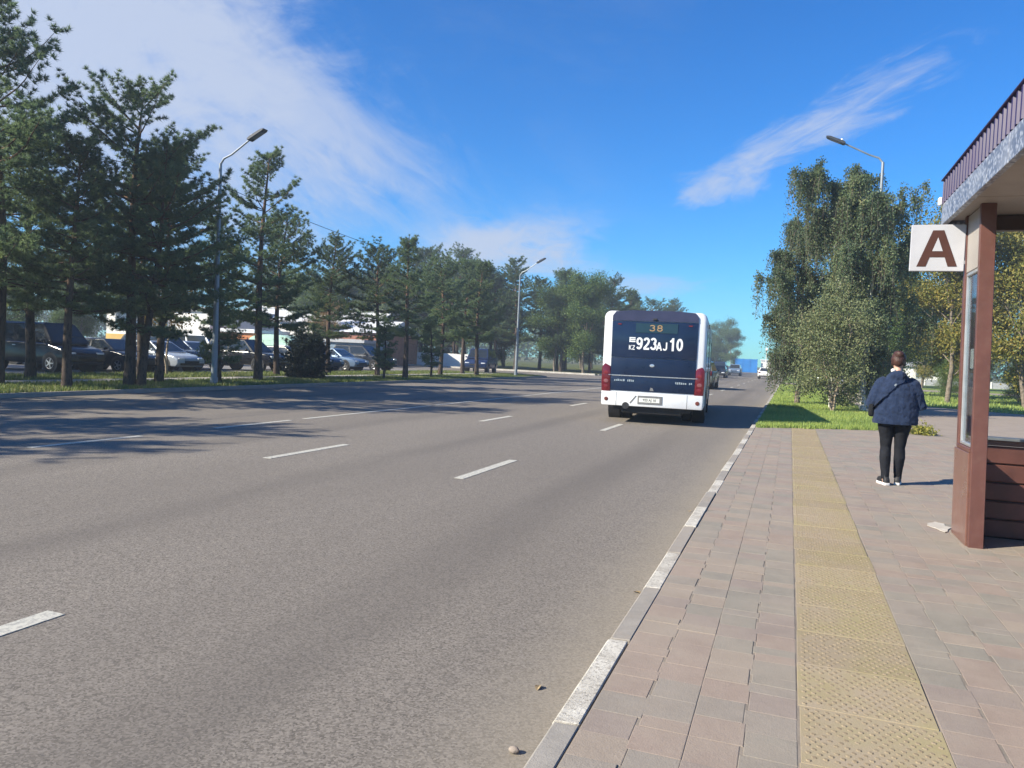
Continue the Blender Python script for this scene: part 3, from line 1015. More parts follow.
def pine_meshes(seed, h, cb, spread, sparse=1.0, bend=0.25, stems=1, top_taper=0.75, needles=38):
    r = random.Random(seed); nr_ = np.random.default_rng(seed)
    wood, C, D, T = [], [], [], []
    for st in range(stems):
        hh = h * (1 if st == 0 else r.uniform(0.72, 0.9))
        n = 11
        ox, oy = (0, 0) if stems == 1 else ((-0.17, 0.03) if st == 0 else (0.17, -0.03))
        ph = r.uniform(0, 6.28)
        out = 0.0 if stems == 1 else (0.10 if st else -0.04)
        tp = np.array([[ox + math.sin(i / n * 3 + ph) * bend * i / n + out * hh * (i / n) * (1 if ox >= 0 else -1) * 0.6,
                        oy + math.cos(i / n * 2.6 + ph) * bend * i / n, hh * i / n - (0.15 if i == 0 else 0)] for i in range(n + 1)])
        r0 = 0.0155 * hh + 0.02
        wood.append((tp, [r0 * (1.25 if i == 0 else 1) * (1 - i / n) ** 0.8 + 0.012 for i in range(n + 1)]))

        def trunk_at(z):
            t = max(0, min(n - 1e-6, z / hh * n)); i = int(t); f = t - i
            return tp[i] * (1 - f) + tp[i + 1] * f
        z = cb * hh
        while z < hh * 0.985:
            t = (z - cb * hh) / (hh * (1 - cb))
            nb = r.choice((4, 5, 5, 6))
            a0 = r.uniform(0, 6.28)
            for j in range(nb):
                if r.random() > 0.92 * sparse: continue
                a = a0 + j * 6.283 / nb + r.uniform(-.4, .4)
                prof = (1 - t) ** top_taper * (0.62 + 0.38 * min(1, t * 3.5))
                L = max(0.28, spread * prof * r.uniform(0.5, 1.18))
                el = R(-6 + 48 * t ** 1.3 + r.uniform(-7, 8))
                p = trunk_at(min(z + r.uniform(-.12, .12), hh * 0.98)).copy()
                steps = max(4, int(L / 0.22))
                pts = [p.copy()]
                dz = math.tan(el)
                for s in range(steps):
                    f = (s + 1) / steps
                    a += r.uniform(-.10, .10)
                    p = p + np.array([math.cos(a), math.sin(a), dz + 0.55 * f * f + r.uniform(-.12, .12)]) * (L / steps) / math.sqrt(1 + dz * dz * 0.5)
                    pts.append(p.copy())
                pts = np.array(pts)
                rb = 0.008 + 0.012 * L
                wood.append((pts, np.linspace(rb, 0.005, len(pts))))
                for s in range(1, steps + 1):
                    f = s / steps
                    if f < 0.2 and r.random() < 0.75: continue
                    bd = pts[s] - pts[s - 1]; bd /= np.linalg.norm(bd)
                    side = np.cross(bd, [0, 0, 1.0]); side /= np.linalg.norm(side) + 1e-9
                    for sg in (-1, 1):
                        if r.random() < 0.14: continue
                        sl_ = (0.24 + 0.34 * L * (1 - f) * r.uniform(0.5, 1.1) + r.uniform(0, .16))
                        sd = bd * r.uniform(.45, .9) + side * sg * r.uniform(.5, 1.0) + np.array([0, 0, r.uniform(-.06, .28)])
                        sd /= np.linalg.norm(sd)
                        m = max(2, int(sl_ / 0.095))
                        tint = 0.38 + r.gauss(0, 0.16)
                        for q in range(1, m + 1):
                            c = pts[s] + sd * sl_ * q / m + nr_.normal(0, 0.025, 3)
                            C.append(c); D.append(sd * .6 + np.array([0, 0, 0.7])); T.append(tint + r.gauss(0, 0.10))
                C.append(pts[-1]); D.append(bd + np.array([0, 0, .3])); T.append(0.45)
            z += r.uniform(0.36, 0.66) * (1 - 0.35 * t) * (h / 9.0) ** 0.5 / (0.7 + 0.3 * sparse)
        C.append(tp[-1]); D.append(np.array([0, 0, 1.0])); T.append(0.5)
        # dead stubs on the lower stem
        for q in range(6):
            zz = r.uniform(0.12, cb) * hh; a = r.uniform(0, 6.28); p = trunk_at(zz)
            L = r.uniform(0.25, 0.7)
            wood.append((np.array([p, p + np.array([math.cos(a), math.sin(a), 0.15]) * L * .5, p + np.array([math.cos(a), math.sin(a), 0.0]) * L]), [0.014, 0.009, 0.004]))
    C = np.array(C); D = np.array(D); T = np.array(T)
    crown = tuft_cloud('crown', C, D, T, needles, 0.145, 0.020, seed)
    return tubes_mesh('trunk', wood, 7), crown


def grow(r, p, d, L, rad, depth, wood, tips, spread=0.6, up=0.15):
    steps = 4
    pts = [p.copy()]
    for s in range(steps):
        d = d + np.array([r.uniform(-.18, .18), r.uniform(-.18, .18), r.uniform(-.08, .08) + up * 0.5])
        d /= np.linalg.norm(d)
        p = p + d * L / steps
        pts.append(p.copy())
    wood.append((np.array(pts), np.linspace(rad, rad * 0.55, steps + 1)))
    if depth == 0:
        tips += [(pts[i], d) for i in (2, 3, 4)]
        return
    nb = r.choice((3, 3, 4))
    for j in range(nb):
        a = np.array([r.gauss(0, 1), r.gauss(0, 1), r.gauss(0, .5)])
        nd = d + a * spread
        nd /= np.linalg.norm(nd)
        i = r.choice((2, 3, 4, 4))
        grow(r, pts[i], nd, L * r.uniform(0.55, 0.8), rad * 0.5, depth - 1, wood, tips, spread, up)


def broadleaf_meshes(seed, h, w, leaf=0.13, n_leaf=15000, clear=0.2, clump=0.28, weep=0.0, stems=1, tip_spread=1.0, yellow=0.0, trunk_r=0.016):
    """rounded deciduous tree: limbs reach into an uneven crown, leaves hang round the twig ends"""
    r = random.Random(seed); nr_ = np.random.default_rng(seed)
    wood, tips = [], []
    for st in range(stems):
        a = r.uniform(0, 6.28)
        lean = 0.0 if stems == 1 else r.uniform(0.12, 0.3)
        th = h * r.uniform(0.82, 0.95) if st == 0 else h * r.uniform(0.6, 0.88)
        n = 9
        ph = r.uniform(0, 6)
        tp = np.array([[math.cos(a) * lean * th * (i / n) + 0.012 * h * math.sin(i + ph), math.sin(a) * lean * th * (i / n) + 0.012 * h * math.cos(i * .8 + ph), th * i / n - (0.15 if i == 0 else 0)] for i in range(n + 1)])
        tp[0, :2] *= 0.3
        r0 = trunk_r * h
        wood.append((tp, [r0 * (1 - 0.93 * i / n) for i in range(n + 1)]))
        nl = int(10 / math.sqrt(stems)) + 4
        for k in range(nl):
            f = clear + (0.97 - clear) * (k + r.random() * 0.8) / nl
            t = f * n; i = int(min(t, n - 1)); p = tp[i] + (tp[i + 1] - tp[i]) * (t - i)
            a2 = k * 2.4 + r.uniform(-.5, .5)
            prof = math.sin(math.pi * min(1, max(0.12, (1 - f) / (1 - clear) * 0.8 + 0.12))) ** 0.7
            L = w * 0.5 * prof * r.uniform(0.65, 1.1)
            el = r.uniform(0.25, 0.9) + f * 0.4
            d = np.array([math.cos(a2) * math.cos(el), math.sin(a2) * math.cos(el), math.sin(el)])
            grow(r, p, d, L * 0.62, r0 * 0.32 * (1 - f * 0.5), 2, wood, tips, 0.62, 0.05)
        tips.append((tp[-1], np.array([0, 0, 1.0])))
    P = np.array([t[0] for t in tips])
    C, T = [], []
    per = max(3, int(n_leaf / len(P)))
    for i, p in enumerate(P):
        tint = 0.40 + r.gauss(0, 0.17) + yellow
        if weep > 0:
            ns = r.choice((1, 2, 2, 3))
            for s in range(ns):
                L = weep * r.uniform(0.35, 1.2)
                a = r.uniform(0, 6.28); o = r.uniform(.1, .4)
                m = max(4, per // ns)
                f = np.sort(nr_.random(m))
                x = p[0] + math.cos(a) * o * np.sqrt(f); y = p[1] + math.sin(a) * o * np.sqrt(f)
                z = p[2] + 0.15 * np.sin(f * 3) - L * f ** 1.4
                z = np.maximum(z, 0.5)
                c = np.stack([x, y, z], 1) + nr_.normal(0, clump * 0.35, (m, 3))
                C.append(c); T.append(tint + nr_.normal(0, 0.12, m))
                q = np.linspace(0, 1, 5)
                wood.append((np.stack([p[0] + math.cos(a) * o * np.sqrt(q), p[1] + math.sin(a) * o * np.sqrt(q), np.maximum(p[2] + 0.15 * np.sin(q * 3) - L * q ** 1.4, 0.5)], 1), np.linspace(.008, .003, 5)))
        else:
            c = p + nr_.normal(0, clump, (per, 3)) * np.array([1, 1, 0.75])
            C.append(c); T.append(tint + nr_.normal(0, 0.12, per))
    C = np.concatenate(C); T = np.concatenate(T)
    keep = C[:, 2] > 0.25
    big = [w_ for w_ in wood if w_[1][0] > 0.026]
    small = [w_ for w_ in wood if w_[1][0] <= 0.026]
    return tubes_mesh('trunk', big, 7), leaf_cloud('crown', C[keep], T[keep], leaf, seed, 0.5 if weep else 0.2), tubes_mesh('twig', small, 4)


def plant_tree(name, label, loc, meshes, bark, leaf, rz=0.0, scale=1.0, group=None, cat='tree', sz=None, z=PZ - 0.02):
    t = thing(name, label, cat, (loc[0], loc[1], z), rz, group)
    t.scale = (scale, scale, sz or scale)
    parts = [('trunk', meshes[0], bark), ('crown', meshes[1], leaf)]
    if len(meshes) > 2: parts.append(('twigs', meshes[2], 'grey_bark' if bark == 'birch_bark' else bark))
    for nm, me, mt in parts:
        if not me.materials: me.materials.append(M[mt])
        o = bpy.data.objects.new(nm, me); COL.objects.link(o); o.parent = t
        if nm == 'twigs': o['kind'] = 'stuff'
        if me.materials[0] != M[mt]:
            o.material_slots[0].link = 'OBJECT'; o.material_slots[0].material = M[mt]
    return t


PINE_BIG = pine_meshes(12, 8.8, 0.26, 3.4, 0.84, 0.25, 2, 0.5)
PINE_A = pine_meshes(21, 8.8, 0.28, 2.9, 0.84, 0.3, 1, 0.55)
PINE_SPARSE = pine_meshes(33, 8.9, 0.27, 2.9, 0.66, 0.2, 1, 0.75)
PINE_B = pine_meshes(43, 7.4, 0.31, 2.8, 0.92, 0.3, 1, 0.5)
PINE_C = pine_meshes(57, 7.2, 0.33, 2.4, 0.90, 0.25, 1, 0.6)
PINE_SPIRE = pine_meshes(64, 7.6, 0.30, 1.9, 0.7, 0.12, 1, 0.95)
PINE_YOUNG = pine_meshes(75, 3.6, 0.25, 0.9, 0.8, 0.15, 1, 0.9, 20)

GP = 'pines along the left roadside'
pines = [
    ((-20.4, 15.0), PINE_A, 0.4, 1.16, 'tall dark pine cut by the left edge of the picture'),
    ((-18.6, 15.7), PINE_C, 2.0, 0.92, 'low dark pine between the picture edge and the twin-stemmed pine'),
    ((-18.55, 18.0), PINE_BIG, 0.5, 1.0, 'large dense pine with a dark double trunk near the left kerb'),
    ((-20.0, 20.4), PINE_B, 1.1, 1.0, 'dense pine close behind the twin-stemmed pine, left of the near street lamp'),
    ((-23.4, 18.4), PINE_A, 4.9, 0.95, 'pine standing back at the left edge, right of the tall pine cut by the edge'),
    ((-23.0, 22.6), PINE_C, 2.9, 1.1, 'pine with thin dark trunk standing back between the low pine and the twin-stemmed pine'),
    ((-24.6, 28.4), PINE_C, 0.7, 0.95, 'pine standing back between the near street lamp and the slender pine'),
    ((-19.8, 25.3), PINE_SPARSE, 0.0, 1.0, 'slender pine with open crown and bare straight trunk right of the near street lamp'),
    ((-23.2, 31.0), PINE_B, 2.6, 1.02, 'bushy pine right behind the round dark bush'),
    ((-24.0, 36.6), PINE_A, 3.6, 0.84, 'broad pine behind the round bush, standing back from the road'),
    ((-21.6, 37.8), PINE_B, 4.4, 0.95, 'pine with flat drooping boughs over the far parked cars'),
    ((-18.9, 36.0), PINE_SPIRE, 0.9, 0.98, 'thin pine with an open pointed top near the middle of the left row'),
    ((-20.6, 43.9), PINE_B, 5.5, 0.98, 'dark rounded pine just right of the open pointed one'),
    ((-22.0, 50.6), PINE_C, 1.7, 1.08, 'dark pine beside the blue and white van'),
    ((-19.4, 47.0), PINE_C, 3.0, 1.0, 'last pine of the left row before the side street'),
    ((-19.2, 22.4), PINE_YOUNG, 0.4, 0.95, 'young thin pine just left of the near street lamp'),
    ((-18.7, 33.4), PINE_YOUNG, 2.2, 0.75, 'small sapling pine right of the round dark bush'),
    ((-19.0, 39.3), PINE_YOUNG, 1.2, 0.85, 'small sapling pine under the open pointed pine'),
]
for loc, me, rz, sc, lab in pines:
    plant_tree('pine_tree', lab, loc, me, 'pine_bark', 'needle', rz, sc, GP)
# pines before the picture's left edge: they throw the shadows on the near road
for loc, me, rz, sc in (((-19.2, 10.6), PINE_A, 2.2, 1.0), ((-19.0, 3.4), PINE_BIG, 2.4, 0.9), ((-19.6, -1.2), PINE_A, 4.0, 1.0), ((-25.0, 3.5), PINE_B, 1.9, 1.2), ((-24.8, -1.5), PINE_BIG, .4, 1.0), ((-29.5, 9.5), PINE_A, 2.4, 1.2), ((-34.5, 13.0), PINE_B, 3.4, 1.2), ((-38.5, 15.0), PINE_BIG, 4.4, 1.15), ((-44, 15.5), PINE_A, 5.1, 1.2), ((-35, 8), PINE_A, .1, 1.2)):
    plant_tree('pine_tree', 'pine outside the left edge of the picture that shades the road', loc, me, 'pine_bark', 'needle', rz, sc, GP)

BIRCH_A = broadleaf_meshes(5, 8.9, 5.0, 0.080, 85000, 0.16, 0.20, 1.5, 1)
BIRCH_B = broadleaf_meshes(8, 7.9, 4.6, 0.080, 70000, 0.14, 0.20, 1.5, 1)
SHRUB = broadleaf_meshes(14, 4.2, 3.4, 0.075, 26000, 0.06, 0.22, 0.0, 4, trunk_r=0.009)
DEC_A = broadleaf_meshes(17, 9.5, 7.4, 0.145, 44000, 0.14, 0.42)
DEC_B = broadleaf_meshes(23, 8.4, 6.6, 0.145, 40000, 0.12, 0.42, stems=2)
DEC_C = broadleaf_meshes(29, 10.5, 6.6, 0.15, 44000, 0.14, 0.42)
BUSH = pine_meshes(83, 1.75, 0.04, 0.95, 1.0, 0.05, 3, 0.45, 26)
LEANER = broadleaf_meshes(39, 4.6, 3.0, 0.12, 4000, 0.5, 0.25, stems=2, trunk_r=0.012)

plant_tree('birch_tree', 'tallest weeping birch, in the middle of the clump right of the road', (1.6, 31.2), BIRCH_A, 'birch_bark', 'birch_leaf', 0.3, 1.0, 'birches right of the road')
plant_tree('birch_tree', 'weeping birch nearest the kerb, left of the clump right of the road', (0.35, 33.2), BIRCH_B, 'grey_bark', 'birch_leaf', 1.4, 0.93, 'birches right of the road')
plant_tree('birch_tree', 'weeping birch with whitewashed foot at the right of the clump, behind the walking person', (2.55, 30.4), BIRCH_B, 'birch_bark', 'birch_leaf', 3.9, 0.95, 'birches right of the road')
plant_tree('shrub', 'loose olive green shrub on the verge before the birches', (1.45, 28.6), SHRUB, 'pale_bark', 'olive_leaf', 0.7, 0.96, cat='shrub')
plant_tree('bush', 'round dark evergreen bush before the parked cars at left', (-20.3, 29.2), BUSH, 'grey_bark', 'needle_dark', 0.2, 1.0, cat='bush')
plant_tree('leaning_tree', 'small tree with pale leaning forked trunk before the parked cars', (-24.6, 25.5), LEANER, 'pale_bark', 'rust_leaf', 0.8, 1.0)

right = [((7.9, 46), DEC_A, 'autumn_leaf', 'yellowing tree seen between the letter sign and the walking person'),
         ((11.2, 45), DEC_B, 'autumn_leaf', 'yellow green tree right behind the shelter post'),
         ((13.6, 50), DEC_C, 'autumn_leaf', 'tall yellowing tree at the right edge, behind the shelter'),
         ((6.4, 56), DEC_B, 'green_leaf', 'green tree behind the birch clump, right of the walking person'),
         ((10.0, 60), DEC_C, 'autumn_leaf', 'tall yellowing tree in the second row on the lawn'),
         ((17.5, 47), DEC_A, 'green_leaf', 'broad green tree beyond the right edge of the picture'),
         ((4.2, 66), DEC_A, 'green_leaf', 'green tree far behind the olive shrub'),
         ((18.5, 62), DEC_B, 'autumn_leaf', 'yellowing tree deep on the lawn at the right edge')]
for i, (loc, me, lf, lab) in enumerate(right):
    plant_tree('broadleaf_tree', lab, loc, me, 'grey_bark', lf, i * 1.3, [0.95, 1.0, 1.0, 0.95, 1.0, 1.1, 0.9, 1.1][i], 'trees on the lawn at right')
for i, (x, y) in enumerate(((12.2, 50.5), (14.4, 49.0), (9.2, 54))):
    plant_tree('bush', ['dark bush on the lawn right of the shelter post', 'dark bush at the right edge on the lawn', 'bush on the lawn behind the shelter post'][i], (x, y), SHRUB, 'pale_bark', 'green_leaf', i * 2.0, 0.55, cat='bush')

rr = random.Random(77)
ORD = 'first second third fourth fifth sixth seventh eighth ninth tenth eleventh twelfth thirteenth fourteenth fifteenth sixteenth seventeenth eighteenth'.split()
ROWS = ['of the front row facing the side street, {} from the corner', 'of the far wood lining the main road, {} past the side street', 'of the second row behind the side street, {} from the main road', 'deep in the far wood behind the roadside row, {} past the side street']
GW = 'trees of the wood beyond the side street'
k = 0
for row, (x0, y0, x1, y1, n) in enumerate(((-18.6, 75.5, -60, 77, 17), (-18.8, 84, -19.5, 178, 13), (-21, 81, -70, 90, 17), (-26, 92, -28, 172, 9))):
    for i in range(n):
        f = (i + rr.uniform(-.3, .3)) / max(1, n - 1)
        x = x0 + (x1 - x0) * f + rr.uniform(-1, 1); y = y0 + (y1 - y0) * f + rr.uniform(-1.2, 1.2)
        kind = rr.random()
        if kind < 0.8:
            plant_tree('pine_tree', 'pine ' + ROWS[row].format(ORD[i]), (x, y), rr.choice((PINE_A, PINE_B, PINE_C, PINE_BIG)), 'pine_bark', 'needle', rr.uniform(0, 6), rr.uniform(0.95, 1.4), GW)
        else:
            plant_tree('broadleaf_tree', 'leafy tree ' + ROWS[row].format(ORD[i]), (x, y), rr.choice((DEC_A, DEC_B, DEC_C)), 'grey_bark', rr.choice(('green_leaf', 'green_leaf', 'birch_leaf')), rr.uniform(0, 6), rr.uniform(0.8, 1.05), GW)
for i, (x, y, me, lf, s) in enumerate(((0.9, 92, DEC_A, 'green_leaf', .9), (2.0, 104, DEC_C, 'rust_leaf', .8), (0.8, 122, DEC_B, 'green_leaf', 1.0), (1.5, 142, DEC_A, 'rust_leaf', .8), (4.5, 88, DEC_B, 'autumn_leaf', 1.0),
                                     (8.5, 96, DEC_A, 'green_leaf', 1.0), (13, 90, DEC_C, 'autumn_leaf', .9), (19, 95, DEC_A, 'autumn_leaf', 1.0), (25, 92, DEC_B, 'green_leaf', 1.1), (1.0, 165, DEC_A, 'green_leaf', 1.0))):
    plant_tree('broadleaf_tree', ['green tree by the right roadside just past the driveway', 'rust brown tree by the right roadside, second past the driveway', 'green tree by the right roadside, third past the driveway', 'rust brown tree by the right roadside, fourth past the driveway', 'yellowing tree past the driveway behind the birch clump', 'green tree past the driveway behind the walking person', 'yellowing tree past the driveway behind the letter sign', 'yellowing tree past the driveway behind the shelter post', 'green tree past the driveway outside the right edge', 'green tree by the right roadside before the far crossing'][i], (x, y), me, 'grey_bark', lf, i * 1.9, s, 'far trees at right')
for i, (x, y, s) in enumerate(((-14.5, 206, 1.05), (-19.5, 210, 1.35), (-27, 206, 1.2), (-34, 212, 1.1), (2, 214, .55), (7, 206, 1.0), (13, 210, 1.1), (20, 208, 1.0), (27, 212, 1.2))):
    plant_tree('broadleaf_tree', 'green tree beyond the far crossing, ' + ORD[i] + (' left' if x < 0 else ' in the row right') + (' of the blue fence' if x < 0 else ' of the white building'), (x, y), (DEC_A, DEC_B, DEC_C)[i % 3], 'grey_bark', 'green_leaf', i, s, 'trees at the far end of the road', z=-0.06)
GB = 'trees behind the parking lot'
for i, (x, y, me, lf, s) in enumerate(((-51, 38, DEC_C, 'green_leaf', .8), (-52, 45, DEC_A, 'green_leaf', .8), (-49, 22, DEC_A, 'green_leaf', .95), (-50, 31, DEC_B, 'autumn_leaf', .7), (-52, 12, DEC_C, 'green_leaf', .7), (-68, 58, DEC_A, 'green_leaf', .8), (-62, 46, DEC_B, 'green_leaf', .7), (-44, 66, DEC_B, 'rust_leaf', .6), (-50, 74, DEC_A, 'green_leaf', .8), (-58, 80, PINE_A, 'needle', 1.1))):
    plant_tree('broadleaf_tree' if lf != 'needle' else 'pine_tree', ['tall green tree behind the black van', 'green tree behind the lot, above the charcoal sedan', 'green tree behind the back row of cars at the far left', 'yellowing tree behind the white sedan of the back row', 'tree behind the parking lot outside the left edge', 'green tree behind the white building with the ochre band', 'green tree left of the white building with the ochre band', 'rust brown tree beside the brick house', 'green tree behind the warehouse roof', 'pine behind the warehouse with the pale roof'][i], (x, y), me, 'grey_bark' if lf != 'needle' else 'pine_bark', lf, i * 2.1, s, GB, z=-0.06)

def far_wood(name, a, b_, h, n, label, seed, mat):
    r = np.random.default_rng(seed)
    f = r.random(n); depth = r.uniform(0, 14, n)
    d = np.array(b_, float) - np.array(a, float); L = np.linalg.norm(d); nv = np.array([-d[1], d[0]]) / L
    x = a[0] + d[0] * f + nv[0] * depth; y = a[1] + d[1] * f + nv[1] * depth
    s_ = f * L
    top = h * (0.72 + 0.14 * np.sin(s_ * .31 + 1) + 0.12 * np.sin(s_ * .83) + 0.10 * np.sin(s_ * 1.9 + 2))
    z = top * np.sqrt(r.random(n)) * (1 - 0.25 * r.random(n))
    C = np.stack([x, y, z], 1)
    t = 0.4 + 0.2 * np.sin(s_ * .31 + 1) + r.normal(0, .18, n)
    tag(link(name, leaf_cloud(name, C, t, 1.0, seed), mat), label, 'wood', kind='stuff')


far_wood('far_wood', (-260, 30), (-95, 190), 11, 26000, 'far belt of trees behind the sheds at left', 4, 'green_leaf')
far_wood('far_wood', (-110, 205), (-16, 218), 12, 14000, 'far belt of trees closing the wood at the end of the road', 5, 'green_leaf')
far_wood('far_wood', (2, 222), (180, 120), 10, 22000, 'far belt of trees behind the lawn at right', 6, 'green_leaf')

# yellow herb at the end of the verge
r_ = np.random.default_rng(9)
C = np.stack([r_.normal(3.05, .15, 700), r_.normal(20.7, .15, 700), PZ + np.abs(r_.normal(0, .10, 700))], 1)
t = thing('yellow_herb', 'tuft of yellow green weeds at the verge corner beside the walking person', 'plant', (0, 0, 0))
link('foliage', leaf_cloud('foliage', C, r_.random(700), 0.07, 3), 'yellow_leaf', t)
b = B()
for i in range(9):
    a = i * 0.7; b.tube([(3.1, 20.6, PZ - .02), (3.1 + .2 * math.cos(a), 20.6 + .2 * math.sin(a), PZ + .25)], [.006, .003], 5)
b.out('stem', 'yellow_leaf', t)


# ------------------------------------------------------------------ street lamps and cable
def street_lamp(loc, h, reach, rise, side, label):
    t = thing('street_lamp', label, 'street lamp', (loc[0], loc[1], PZ - 0.02), 0, 'street lamps along the road')
    b = B(); b.tube([(0, 0, 0), (0, 0, 0.25), (0, 0, 0.26), (0, 0, h)], [0.13, 0.13, 0.105, 0.05], 12); b.out('pole', 'steel', t)
    b = B(); b.box((0, 0, 0.012), (0.34, 0.34, 0.024), 0.004, 1); b.out('base_plate', 'steel', t)
    b = B(); s = side
    b.tube([(0, 0, h - 0.25), (0.02 * s, 0, h), (0.14 * s, 0, h + 0.16), (0.45 * s, 0, h + 0.16 + (rise - .16) * 0.2), (reach * s, 0, h + rise)], [0.038, 0.036, 0.034, 0.031, 0.028], 8); b.out('arm', 'steel', t)
    ang = math.atan2(rise, reach)
    hd = B()
    hd.prism([(-0.06, -0.03), (0.0, -0.05), (0.62, -0.045), (0.68, 0.0), (0.55, 0.045), (0.1, 0.06), (-0.05, 0.04)], 'y', -0.13, 0.13, 0.012, 1)
    me = hd.mesh('lamp_head', 35)
    rot = Matrix.Rotation(-ang * 0.85, 4, 'Y')
    if side < 0: rot = Matrix.Rotation(math.pi, 4, 'Z') @ rot
    me.transform(Matrix.Translation((reach * s, 0, h + rise)) @ rot)
    o = link('lamp_head', me, 'lamp_grey', t)
    me = B().box((0.32, 0, -0.052), (0.42, 0.2, 0.012), 0.004, 1).mesh('lens', None); me.transform(Matrix.Translation((reach * s, 0, h + rise)) @ rot); link('lens', me, 'lens', o)
    me = B().tube([(0.12, 0, 0.05), (0.12, 0, 0.12)], 0.045, 10).mesh('photocell', 35); me.transform(Matrix.Translation((reach * s, 0, h + rise)) @ rot); link('photocell', me, 'cell_white', o)
    return t


street_lamp((-18.62, 21.46), 7.55, 1.2, 0.75, 1, 'grey street lamp among the near pines at left')
street_lamp((-18.3, 51.6), 7.2, 1.25, 0.85, 1, 'distant grey street lamp at the corner of the side street')
street_lamp((2.75, 30.9), 9.05, 1.35, 0.75, -1, 'grey street lamp rising out of the birch clump at right')
def cable(a, b_, sag, label):
    pts = []
    for i in range(25):
        f = i / 24
        p = Vector(a).lerp(Vector(b_), f); p.z -= sag * 4 * f * (1 - f)
        pts.append(p)
    b = B(); b.tube(pts, 0.011, 5); tag(b.out('overhead_cable', 'cable'), label, 'cable', 'overhead cables')
cable((-18.6, -6, 6.9), (-18.6, 21.4, 6.9), .5, 'thin cable strung to the near left lamp from outside the picture')
cable((-18.6, 21.5, 6.9), (-18.3, 51.5, 6.7), .55, 'thin cable between the near and the distant left lamp')
cable((-18.3, 51.7, 6.7), (-18.6, 110, 6.6), .9, 'thin cable running on from the distant lamp over the wood')


# ------------------------------------------------------------------ bus
def round_rect(hw, z0, z1, r0, r1, n=5):
    pts = []
    for cx, cz, rr_, a0 in ((hw - r1, z1 - r1, r1, 0), (-hw + r1, z1 - r1, r1, 90), (-hw + r0, z0 + r0, r0, 180), (hw - r0, z0 + r0, r0, 270)):
        for i in range(n + 1):
            a = R(a0 + 90 * i / n)
            pts.append((cx + rr_ * math.cos(a), cz + rr_ * math.sin(a)))
    return pts


def wheel(parent, x, y, r, w, name='wheel', rimmat='rim'):
    s = 1 if x > 0 else -1
    o = bpy.data.objects.new(name, None); COL.objects.link(o); o.parent = parent; o.location = (x, y, r); o.empty_display_size = 0.1
    me = B().loft([[(xx, rr_ * math.cos(a), rr_ * math.sin(a)) for a in [2 * math.pi * k / 24 for k in range(24)]] for xx, rr_ in ((-w / 2, r * .62), (-w / 2, r * .92), (-w / 2 + .03, r), (w / 2 - .03, r), (w / 2, r * .92), (w / 2, r * .62))]).mesh('tyre', 40)
    link('tyre', me, 'tyre', o)
    b = B()
    b.loft([[(s * xx, rr_ * math.cos(a), rr_ * math.sin(a)) for a in [2 * math.pi * k / 20 for k in range(20)]] for xx, rr_ in ((w / 2 - .04, r * .60), (w / 2 + .006, r * .60), (w / 2 - .01, r * .5), (w / 2 - .03, r * .18), (w / 2 + .01, r * .16))])
    for k in range(5):
        a = k * 2 * math.pi / 5
        b.box((s * (w / 2 - .004), r * .36 * math.cos(a), r * .36 * math.sin(a)), (.02, r * .14, r * .42), .004, 1, Matrix.Rotation(a - math.pi / 2, 3, 'X'))
    b.out('rim', rimmat, o)
    return o


def arc(cx, cy, rx, ry, a0, a1, n=10):
    return [(cx + rx * math.cos(R(a0 + (a1 - a0) * k / n)), cy + ry * math.sin(R(a0 + (a1 - a0) * k / n))) for k in range(n + 1)]


GLYPH = {
    '0': [arc(.3, .5, .2, .4, 0, 360, 24)],
    '1': [[(.34, 0), (.34, 1)], [(.10, .70), (.24, .80), (.34, .92)]],
    '2': [arc(.3, .70, .2, .2, 170, -20, 10) + [(.40, .46), (.13, .17), (.11, .1)], [(.05, .1), (.56, .1)]],
    '3': [arc(.28, .715, .19, .185, 160, -80, 12), arc(.28, .315, .21, .215, 85, -165, 14)],
    '8': [arc(.3, .71, .18, .19, 0, 360, 18), arc(.3, .31, .2, .21, 0, 360, 18)],
    '9': [arc(.3, .67, .2, .23, 0, 360, 20), [(.5, .67), (.49, .42), (.42, .20), (.30, .10), (.18, .12), (.11, .23)]],
    'A': [[(.06, 0), (.3, .98)], [(.3, .98), (.54, 0)], [(.15, .30), (.45, .30)]],
    'J': [[(.42, 1), (.42, .32)] + arc(.26, .30, .16, .2, 0, -165, 10)],
    'K': [[(.12, 0), (.12, 1)], [(.12, .40), (.52, 1)], [(.24, .52), (.54, 0)]],
    'Z': [[(.06, .91), (.52, .91)], [(.48, .88), (.10, .10)], [(.06, .09), (.54, .09)]],
}


